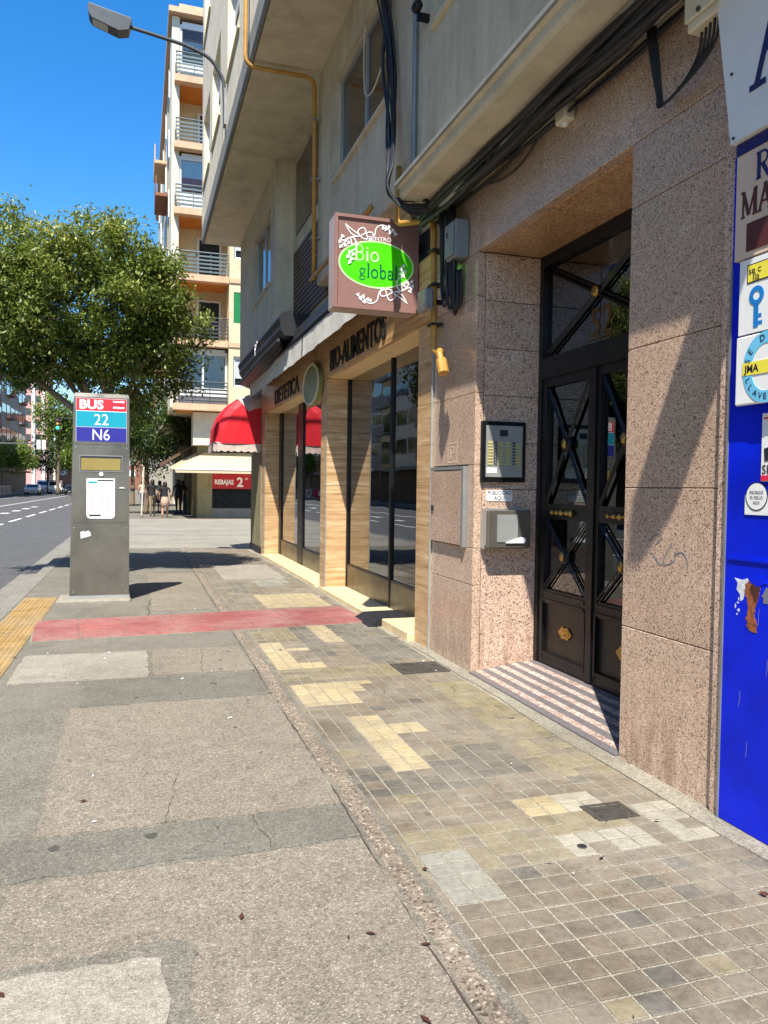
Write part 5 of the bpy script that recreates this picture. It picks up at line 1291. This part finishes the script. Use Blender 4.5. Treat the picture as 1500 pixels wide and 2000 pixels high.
lettering('lettering', 'REBAJAS', .3, front_y(3.32, 35.929, 1.56), 'white_print', bn, 0, .004, width=.85, bold=.01); lettering('lettering', '2', .6, front_y(4.32, 35.929, 1.46), 'white_print', bn, 0, .004, bold=.015); lettering('lettering', 'as', .2, front_y(4.68, 35.929, 1.78), 'white_print', bn, 0, .004)

# ================================================================== trees
def canopy(m, lobes, nclump, nleaf, lsize, rnd, droop=.5, tone=0.0):
    tot = sum(l[3]*l[4]*l[5] for l in lobes)
    zs = [l[2]+l[5] for l in lobes]; zt, zl = max(zs), min(l[2]-l[5] for l in lobes)
    centres = []
    for l in lobes:
        for _ in range(max(1, int(nclump*l[3]*l[4]*l[5]/tot))):
            while True:
                d = Vector((rnd.uniform(-1, 1), rnd.uniform(-1, 1), rnd.uniform(-1, 1)))
                if .2 < d.length < 1: break
            d *= (rnd.uniform(.72, 1.06))/max(d.length, .35) if rnd.random() < .72 else 1
            centres.append(Vector((l[0]+d.x*l[3], l[1]+d.y*l[4], l[2]+d.z*l[5])))
    for c in centres:
        t0 = rnd.uniform(-.2, .2); sc = rnd.uniform(.7, 1.25)
        axis = Vector((rnd.uniform(-1, 1), rnd.uniform(-1, 1), rnd.uniform(.1, 1.1))).normalized()
        for _ in range(nleaf):
            k = rnd.random()
            p = c+axis*((k-.4)*.42*sc*lsize/.075)+Vector((rnd.gauss(0, 1), rnd.gauss(0, 1), rnd.gauss(0, .8)))*(.092*sc*lsize/.075)
            a = rnd.uniform(0, 2*math.pi); el = rnd.uniform(-1.2, .5)-droop*.3
            d = Vector((math.cos(a)*math.cos(el), math.sin(a)*math.cos(el), math.sin(el)))
            s_ = d.cross(Vector((rnd.uniform(-.6, .6), rnd.uniform(-.6, .6), 1))).normalized()
            L = lsize*rnd.uniform(.7, 1.25); w = L*.24; up = d.cross(s_)
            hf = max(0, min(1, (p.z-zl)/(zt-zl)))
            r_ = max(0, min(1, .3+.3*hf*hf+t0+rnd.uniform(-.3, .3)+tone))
            b = p; q = b+d*L
            i = len(m.v); mid = b+d*(L*.45)
            m.v += [tuple(b), tuple(mid+s_*w+up*w*.35), tuple(q), tuple(mid-s_*w+up*w*.35)]
            m.face((i, i+1, i+2), 0, r_); m.face((i, i+2, i+3), 0, r_)
    return centres
def tree(name, label, base, th, tr, lobes, nclump, nleaf, lsize, mat, seed, group=None, tone=0.0, twigs=60):
    rnd = random.Random(seed)
    t = thing(name, label, 'tree', base, group)
    m = MB(); cs = canopy(m, lobes, nclump, nleaf, lsize, rnd, tone=tone)
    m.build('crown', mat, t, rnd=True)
    tk = MB(); B = Vector(base); top = B+Vector((rnd.uniform(-.15, .15), rnd.uniform(-.15, .15), th))
    mid = B.lerp(top, .5)+Vector((rnd.uniform(-.08, .08), rnd.uniform(-.08, .08), 0))
    tk.tube(smooth_path([B, mid, top], 5), tr*1.15, 9, r1=tr*.75)
    lim = MB(); heads = []
    for l in lobes:
        c = Vector(l[:3]); e = c+Vector((0, 0, l[5]*.35))
        lim.tube(smooth_path([top-Vector((0, 0, .1)), top.lerp(c, .5)+Vector((rnd.uniform(-.15, .15), rnd.uniform(-.15, .15), .12)), c, e], 4), tr*.55, 6, r1=tr*.14); heads.append(c); heads.append(top.lerp(c, .55))
    for c in rnd.sample(cs, min(twigs, len(cs))):
        h = min(heads, key=lambda q: (q-c).length)
        lim.tube(smooth_path([h, h.lerp(c, .5)+Vector((rnd.uniform(-.15, .15), rnd.uniform(-.15, .15), rnd.uniform(-.05, .15))), c], 3), tr*.16, 4, r1=tr*.05)
    tk.build('trunk', 'bark', t, smooth=True); lim.build('limbs', 'bark', t, smooth=True)
    return t
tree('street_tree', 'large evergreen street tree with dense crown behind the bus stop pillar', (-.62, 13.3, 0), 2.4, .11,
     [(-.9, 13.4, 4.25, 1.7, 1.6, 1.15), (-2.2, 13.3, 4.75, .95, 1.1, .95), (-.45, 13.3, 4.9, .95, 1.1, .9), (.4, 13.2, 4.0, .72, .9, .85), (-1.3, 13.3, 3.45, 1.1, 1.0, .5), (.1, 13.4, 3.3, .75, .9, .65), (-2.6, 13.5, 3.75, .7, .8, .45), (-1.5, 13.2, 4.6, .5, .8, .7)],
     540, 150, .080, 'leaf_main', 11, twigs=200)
tree('street_tree', 'shaded leafy street tree beyond the side street crossing', (.35, 41, 0), 2.6, .12,
     [(.6, 41, 4.6, 1.9, 1.9, 1.9), (1.5, 40.6, 4.0, 1.1, 1.2, 1.4), (-.6, 41, 5.0, 1.3, 1.3, 1.5), (.9, 40.5, 2.9, 1.0, 1.0, .9), (1.9, 40.5, 5.4, .9, .9, .9)], 200, 60, .17, 'leaf_mid', 12, 'street trees')
tree('street_tree', 'street tree far along the near pavement', (-.4, 56, 0), 2.8, .14, [(-.4, 56, 5.0, 2.2, 2.0, 2.0), (.8, 56, 4.2, 1.4, 1.4, 1.4)], 110, 45, .24, 'leaf_mid', 13, 'street trees')
tree('street_tree', 'yellowish tree rising left of the bus stop pillar', (-10.0, 108, 0), 6, .2, [(-10.2, 108, 10.2, 2.6, 2.4, 2.8), (-9, 108, 8.4, 2.4, 2, 2)], 120, 45, .4, 'leaf_bright', 14, 'far street trees', .1)
tree('street_tree', 'round clipped bright green tree on the opposite pavement', (-16.6, 104, 0), 3.2, .16, [(-15.0, 104, 4.9, 2.6, 2.2, 1.5), (-13.6, 104, 4.3, 1.6, 1.6, 1.1), (-16.6, 104, 4.4, 1.4, 1.6, 1.0)], 150, 50, .30, 'leaf_bright', 15, 'far street trees', .12)
tree('street_tree', 'dark tree behind the traffic signals', (-13.2, 128, 0), 3.6, .2, [(-12.5, 128, 6.2, 3.4, 3, 3.0), (-9.5, 128, 5.4, 2.6, 2.6, 2.2)], 120, 45, .42, 'leaf_mid', 16, 'far street trees', -.1)
tree('street_tree', 'green tree above the parked cars left of the pillar', (-8.6, 118, 0), 3.0, .2, [(-8.2, 118, 5.2, 2.3, 2, 1.9), (-6.8, 118, 4.0, 1.8, 1.8, 1.6)], 110, 45, .36, 'leaf_bright', 17, 'far street trees')
tree('street_tree', 'tree on the opposite pavement mirrored in the shop glass', (-17.3, 24, 0), 3.4, .16, [(-17.3, 24, 5.6, 2.6, 2.6, 2.2), (-16.2, 25.5, 4.9, 1.8, 1.8, 1.5)], 100, 40, .30, 'leaf_bright', 18, 'far street trees')
tree('street_tree', 'second tree on the opposite pavement mirrored in the shop glass', (-17.3, 38, 0), 3.4, .16, [(-17.3, 38, 5.6, 2.6, 2.6, 2.2)], 80, 40, .30, 'leaf_mid', 19, 'far street trees')

# ================================================================== the opposite side of the street and far blocks
def block(label, x, y0, y1, h, wall, trim, floors, bays, seed, gallery=False):
    t = thing('apartment_building', label, 'building', (x-4, (y0+y1)/2, 0), 'opposite apartment blocks')
    part('wall', wall, t, (x-10, x, y0, y1, 0, h)); part('roof', 'concrete_grey', t, (x-10.2, x+.3, y0-.01, y1+.01, h, h+.35))
    fh = (h-4.2)/floors; bw = (y1-y0)/bays
    part('shop_row', 'interior_dark', t, (x, x+.12, y0+.3, y1-.3, .02, 3.6)); part('shop_canopy', trim, t, (x+.12, x+1.0, y0+.3, y1-.3, 3.3, 3.6))
    for f in range(floors):
        z = 4.2+f*fh
        for b in range(bays):
            y = y0+b*bw
            if (b+seed) % 3 == 0:
                w = part('balcony', trim, t, (x, x+1.0, y+.25, y+bw-.25, z, z+.18), (x+.92, x+1.0, y+.25, y+bw-.25, z+.18, z+1.05))
                part('window', 'window_dark', t, (x+.005, x+.05, y+.5, y+bw-.5, z+.2, z+2.3))
            else:
                w = part('window', 'white_paint' if gallery else trim, t, (x, x+.06, y+.35, y+bw-.35, z+.8, z+2.3)); part('pane', 'window_dark', w, (x+.05, x+.07, y+.45, y+bw-.45, z+.9, z+2.2))
    return t
block('brown brick block with balconies on the far left', -20, 104, 130, 27, 'brick_far', 'stone_far', 7, 6, 0)
block('grey block with white galleries at the far left edge', -20, 82, 104, 25, 'stone_far', 'white_far', 6, 6, 1, True)
block('grey stone block on the far left beside the pink tower', -20, 130, 156, 30, 'stone_far', 'brick_far', 7, 6, 2)
block('cream block opposite, mirrored in the shop glass', -20, 26, 60, 22, 'render_cream', 'white_far', 6, 6, 0)
block('brown block opposite, mirrored in the door', -20, -8, 26, 24, 'brick_far', 'render_pale', 6, 6, 1)
block('pale block opposite further along the avenue', -20, 60, 82, 22, 'render_pale', 'stone_far', 6, 5, 2)
pt = thing('pink_tower', 'pink and white apartment tower closing the street at the left', 'building', (-30, 240, 0))
part('wall', 'pink_far', pt, (-36, -24.4, 235, 250, 0, 52))
for k in range(5): part('white_pier', 'white_far', pt, (-36+k*2.55, -35.2+k*2.55, 234.6, 234.99, 0, 52))
for f in range(12):
    for k in range(4): part('window', 'window_dark', pt, (-35.0+k*2.55, -33.8+k*2.55, 234.9, 234.98, 6+f*3.6, 7.9+f*3.6))
ft = thing('apartment_building', 'terracotta block at the far end of the avenue', 'building', (-8, 262, 0), 'blocks closing the street')
part('wall', 'brick_far', ft, (-24.3, 14, 255, 270, 0, 22)); part('roof', 'concrete_grey', ft, (-24.5, 14.2, 254.8, 270.2, 22, 22.5))
for f in range(5):
    for k in range(9): part('window', 'white_far', ft, (-23+k*4, -21+k*4, 254.9, 254.99, 4+f*3.4, 6+f*3.4))
ob = thing('apartment_building', 'pale block on the near side beyond the corner block', 'building', (8, 90, 0), 'blocks closing the street')
part('wall', 'render_pale', ob, (2.6, 14, 62.5, 200, 0, 20)); part('roof', 'concrete_grey', ob, (2.3, 14, 62.4, 200, 20, 20.4))
for f in range(5):
    for k in range(8): part('window', 'window_dark', ob, (2.55, 2.59, 65+k*4, 67+k*4, 4.5+f*3, 6.3+f*3))

# ================================================================== traffic signals, barrier, railing
tl = thing('traffic_signal', 'overhead traffic signal on a mast arm showing green', 'traffic light', (-1.9, 60, 0))
MB().tube(bent([(-2.1, 60, -.1), (-2.1, 60, 6.0), (-5.5, 60, 6.2)], .6, 6), .08, 8, r1=.05).build('mast', 'rail_dark', tl, smooth=True)
part('head', 'black_rough', tl, (-5.72, -5.38, 59.85, 60.1, 5.25, 6.25))
for k, z in enumerate((5.98, 5.74, 5.48)):
    MB().lathe([(0, -.03), (.11, -.02), (.12, .03)], (-5.55, 59.84, z), 'y', 12).build('lamp_lens', ['maroon', 'gas_yellow', 'signal_green'][k], tl, smooth=True)
tl = thing('traffic_signal', 'white backed traffic signal over the far crossing', 'traffic light', (-16.2, 70, 0))
MB().tube(bent([(-16.2, 70, 0), (-16.2, 70, 4.6), (-7.6, 70, 4.8)], .5, 6), .08, 8, r1=.05).build('mast', 'grey_metal', tl, smooth=True)
for x in (-8.1, -7.7): part('head', 'white_paint', tl, (x, x+.3, 69.9, 70.1, 4.3, 5.1))
bt = thing('road_barrier', 'red and white road barrier at the far left kerb', 'barrier', (-16.8, 100, 0))
part('panel', 'sticker_red', bt, (-18.4, -16.4, 100, 100.3, .1, 1.1)); part('stripe', 'white_paint', bt, (-17.6, -17.1, 99.96, 99.99, .3, .9)); part('foot', 'ink', bt, (-18.4, -16.4, 99.8, 100.5, .02, .1))
rl = thing('kerb_railing', 'dark pedestrian railing along the opposite kerb beside the white car', 'railing', (-16.3, 104, 0))
MB().tube([(-16.1, 101, 1.05), (-16.1, 112, 1.05)], .04, 6).build('top_rail', 'white_paint', rl)
for k in range(12): MB().tube([(-16.1, 101+k, 0), (-16.1, 101+k, 1.05)], .035, 5).build('baluster', 'white_paint', rl)
tp = thing('tree_stake', 'thin pale stake beside the crossing', 'post', (.12, 36.3, 0))
MB().tube([(.12, 36.3, 0), (.22, 36.3, 2.3)], .035, 6).build('pole', 'beige_plastic', tp); MB().tube([(.12, 36.3, 0), (.12, 36.3, .12)], .06, 8).build('base', 'grey_metal', tp)

# ================================================================== cars
def car(label, x, y, paint, van=False, group='cars far down the avenue'):
    t = thing('car', label, 'van' if van else 'car', (x, y, -.12), group)
    w = .88; L = 4.3
    if van: prof = [(0, .35), (0, .95), (.25, 1.2), (1.0, 1.95), (1.3, 2.1), (4.9, 2.1), (5.0, 1.9), (5.0, .35)]; L = 5.0
    else: prof = [(0, .35), (0, .75), (.15, .85), (1.1, 1.0), (1.75, 1.42), (3.0, 1.46), (3.75, 1.05), (4.25, .98), (4.3, .75), (4.3, .35)]
    m = MB(); n = len(prof); secs = []
    for s_, k, tz in ((-1, .93, .97), (-1, 1, 1), (1, 1, 1), (1, .93, .97)):
        a = len(m.v)
        for (u, z) in prof:
            inset = 1-.16*max(0, min(1, (z-1.0)/.45)) if not van else 1-.08*max(0, min(1, (z-1.2)/.9))
            m.v.append((x+s_*w*k*inset, y+u, -.12+.35+(z-.35)*tz))
        secs.append(a)
    for a, b in zip(secs, secs[1:]):
        for i in range(n): m.face((a+i, a+(i+1) % n, b+(i+1) % n, b+i))
    m.face(range(secs[0], secs[0]+n)); m.face(range(secs[-1]+n-1, secs[-1]-1, -1)); m.build('body', paint, t)
    ws = [(1.13, 1.05), (1.70, 1.38)] if not van else [(.32, 1.27), (.95, 1.87)]
    m = MB(); g = .02
    m.poly([(x-w*.82, y+ws[0][0]-g, -.12+ws[0][1]), (x+w*.82, y+ws[0][0]-g, -.12+ws[0][1]), (x+w*.72, y+ws[1][0]-g-.02, -.12+ws[1][1]), (x-w*.72, y+ws[1][0]-g-.02, -.12+ws[1][1])]); m.build('windscreen', 'window_dark', t)
    for sx in (-1, 1):
        part('headlight', 'steel_light', t, (x+sx*.6-.16, x+sx*.6+.16, y-.02, y+.05, .50, .64))
        part('side_glass', 'window_dark', t, (x+sx*.83-.01, x+sx*.83+.01, y+1.6, y+3.3, .95, 1.24))
        for yy in (.85, L-.85):
            o = MB().tube([(x+sx*.72, y+yy, .2), (x+sx*.90, y+yy, .2)], .32, 14).build('wheel', 'tyre', t); MB().tube([(x+sx*.9, y+yy, .2), (x+sx*.91, y+yy, .2)], .19, 10).build('rim', 'steel_light', o)
    part('grille', 'ink', t, (x-.4, x+.4, y-.015, y+.05, .28, .46)); part('number_plate', 'white_paint', t, (x-.26, x+.26, y-.03, y-.016, .3, .4))
car('white saloon car coming down the avenue on the far left', -13.9, 114, 'car_white')
car('white van driving behind the white saloon', -12.2, 126, 'car_white', True)
car('white car beyond the van, next to the pillar', -10.4, 140, 'car_white')
car('dark car half hidden behind the steel pillar', -9.4, 120, 'car_dark')
car('white van parked behind the saloon at the opposite kerb', -15.4, 140, 'car_white', True)

# ================================================================== people
def person(label, x, y, h, rz, mats, skirt=False, stride=.12, arm=.08):
    k = h/1.7
    t = thing('person', label, 'person', (x, y, 0), 'people walking by the corner shops')
    V = [(0, 0, .95, .15, .11), (0, 0, 1.15, .145, .10), (0, 0, 1.38, .17, .11), (0, 0, 1.48, .07, .07), (0, .01, 1.58, .085, .10), (0, .01, 1.68, .06, .075),
         (.10, 0, .9, .10, .10), (.10, stride, .5, .062, .065), (.10, stride*.3, .1, .04, .045), (.11, stride*.3+.15, .04, .035, .03),
         (-.10, 0, .9, .10, .10), (-.10, -stride, .5, .062, .065), (-.10, -stride*1.6, .1, .04, .045), (-.11, -stride*1.6+.15, .04, .035, .03),
         (.20, 0, 1.40, .055, .055), (.25, -arm, 1.12, .042, .042), (.26, arm, .88, .032, .032), (.26, arm+.05, .78, .035, .02),
         (-.20, 0, 1.40, .055, .055), (-.25, arm, 1.12, .042, .042), (-.26, arm*2.5, .90, .032, .032), (-.26, arm*2.5+.05, .80, .035, .02)]
    E_ = [(0, 1), (1, 2), (2, 3), (3, 4), (4, 5), (0, 6), (6, 7), (7, 8), (8, 9), (0, 10), (10, 11), (11, 12), (12, 13), (2, 14), (14, 15), (15, 16), (16, 17), (2, 18), (18, 19), (19, 20), (20, 21)]
    me = bpy.data.meshes.new('p'); me.from_pydata([(v[0]*k, v[1]*k, v[2]*k) for v in V], E_, [])
    ob_ = bpy.data.objects.new('p', me); COL.objects.link(ob_)
    sk = ob_.modifiers.new('s', 'SKIN'); sd = ob_.modifiers.new('d', 'SUBSURF'); sd.levels = 1; sd.render_levels = 1
    for i, v in enumerate(V):
        s_ = me.skin_vertices[0].data[i]; s_.radius = (v[3]*k, v[4]*k); s_.use_root = (i == 0)
    dg = bpy.context.evaluated_depsgraph_get(); dg.update()
    bm_ = bpy.data.meshes.new_from_object(ob_.evaluated_get(dg)); bpy.data.objects.remove(ob_)
    bm_.materials.clear()
    for q in mats: bm_.materials.append(MATS[q])      # top, bottom, skin, hair
    for p in bm_.polygons:
        c = p.center/k; p.use_smooth = True
        if c.z > 1.5: i = 3 if (c.y < .03 or c.z > 1.64) else 2
        elif abs(c.x) > .215 and c.z < 1.2: i = 2
        elif c.z > .96: i = 0
        elif c.z > (.5 if skirt else .1): i = 1
        elif c.z < .07: i = 3
        else: i = 2 if skirt else 1
        p.material_index = i
    o = link('body', bm_, t, (x, y, 0)); t.rotation_euler = (0, 0, rz)
    if skirt:
        m = MB().lathe([(.15*k, 1.0*k), (.19*k, .85*k), (.23*k, .5*k), (.20*k, .5*k)], (x, y, 0), 'z', 14); m.build('skirt', mats[1], t, smooth=True)
    MB().lathe([(0, 1.735*k), (.07*k, 1.72*k), (.098*k, 1.64*k), (.10*k, 1.56*k), (.085*k, 1.5*k)], (x, y-.015, 0), 'z', 12).build('hair', 'hair', t, smooth=True)
person('person in dark top and khaki trousers walking away past the corner shop', .62, 38.0, 1.72, .1, ['cloth_black', 'cloth_khaki', 'skin', 'hair'], stride=.2)
person('person in black top and tan skirt walking beside the khaki trousers', 1.15, 36.6, 1.62, -.1, ['cloth_black', 'cloth_tan', 'skin', 'hair'], True)
person('person in white top and blue shorts further along the pavement', 1.1, 44, 1.7, .2, ['cloth_white', 'cloth_blue', 'skin', 'hair'], True)
person('person in dark clothes standing under the awning by the wall', 1.95, 41.0, 1.75, .3, ['cloth_black', 'cloth_black', 'skin', 'hair'], stride=.03)
person('person in black nearest the shop wall under the awning', 2.25, 42.5, 1.7, -.4, ['cloth_black', 'cloth_blue', 'skin', 'hair'], stride=.04)
person('person in sand coloured top and blue trousers left of the group', .25, 52, 1.7, .1, ['cloth_sand', 'cloth_blue', 'skin', 'hair'], stride=.15)
person('person in white and sand clothes far away by the tree', .62, 54, 1.68, .1, ['cloth_white', 'cloth_sand', 'skin', 'hair'], stride=.15)
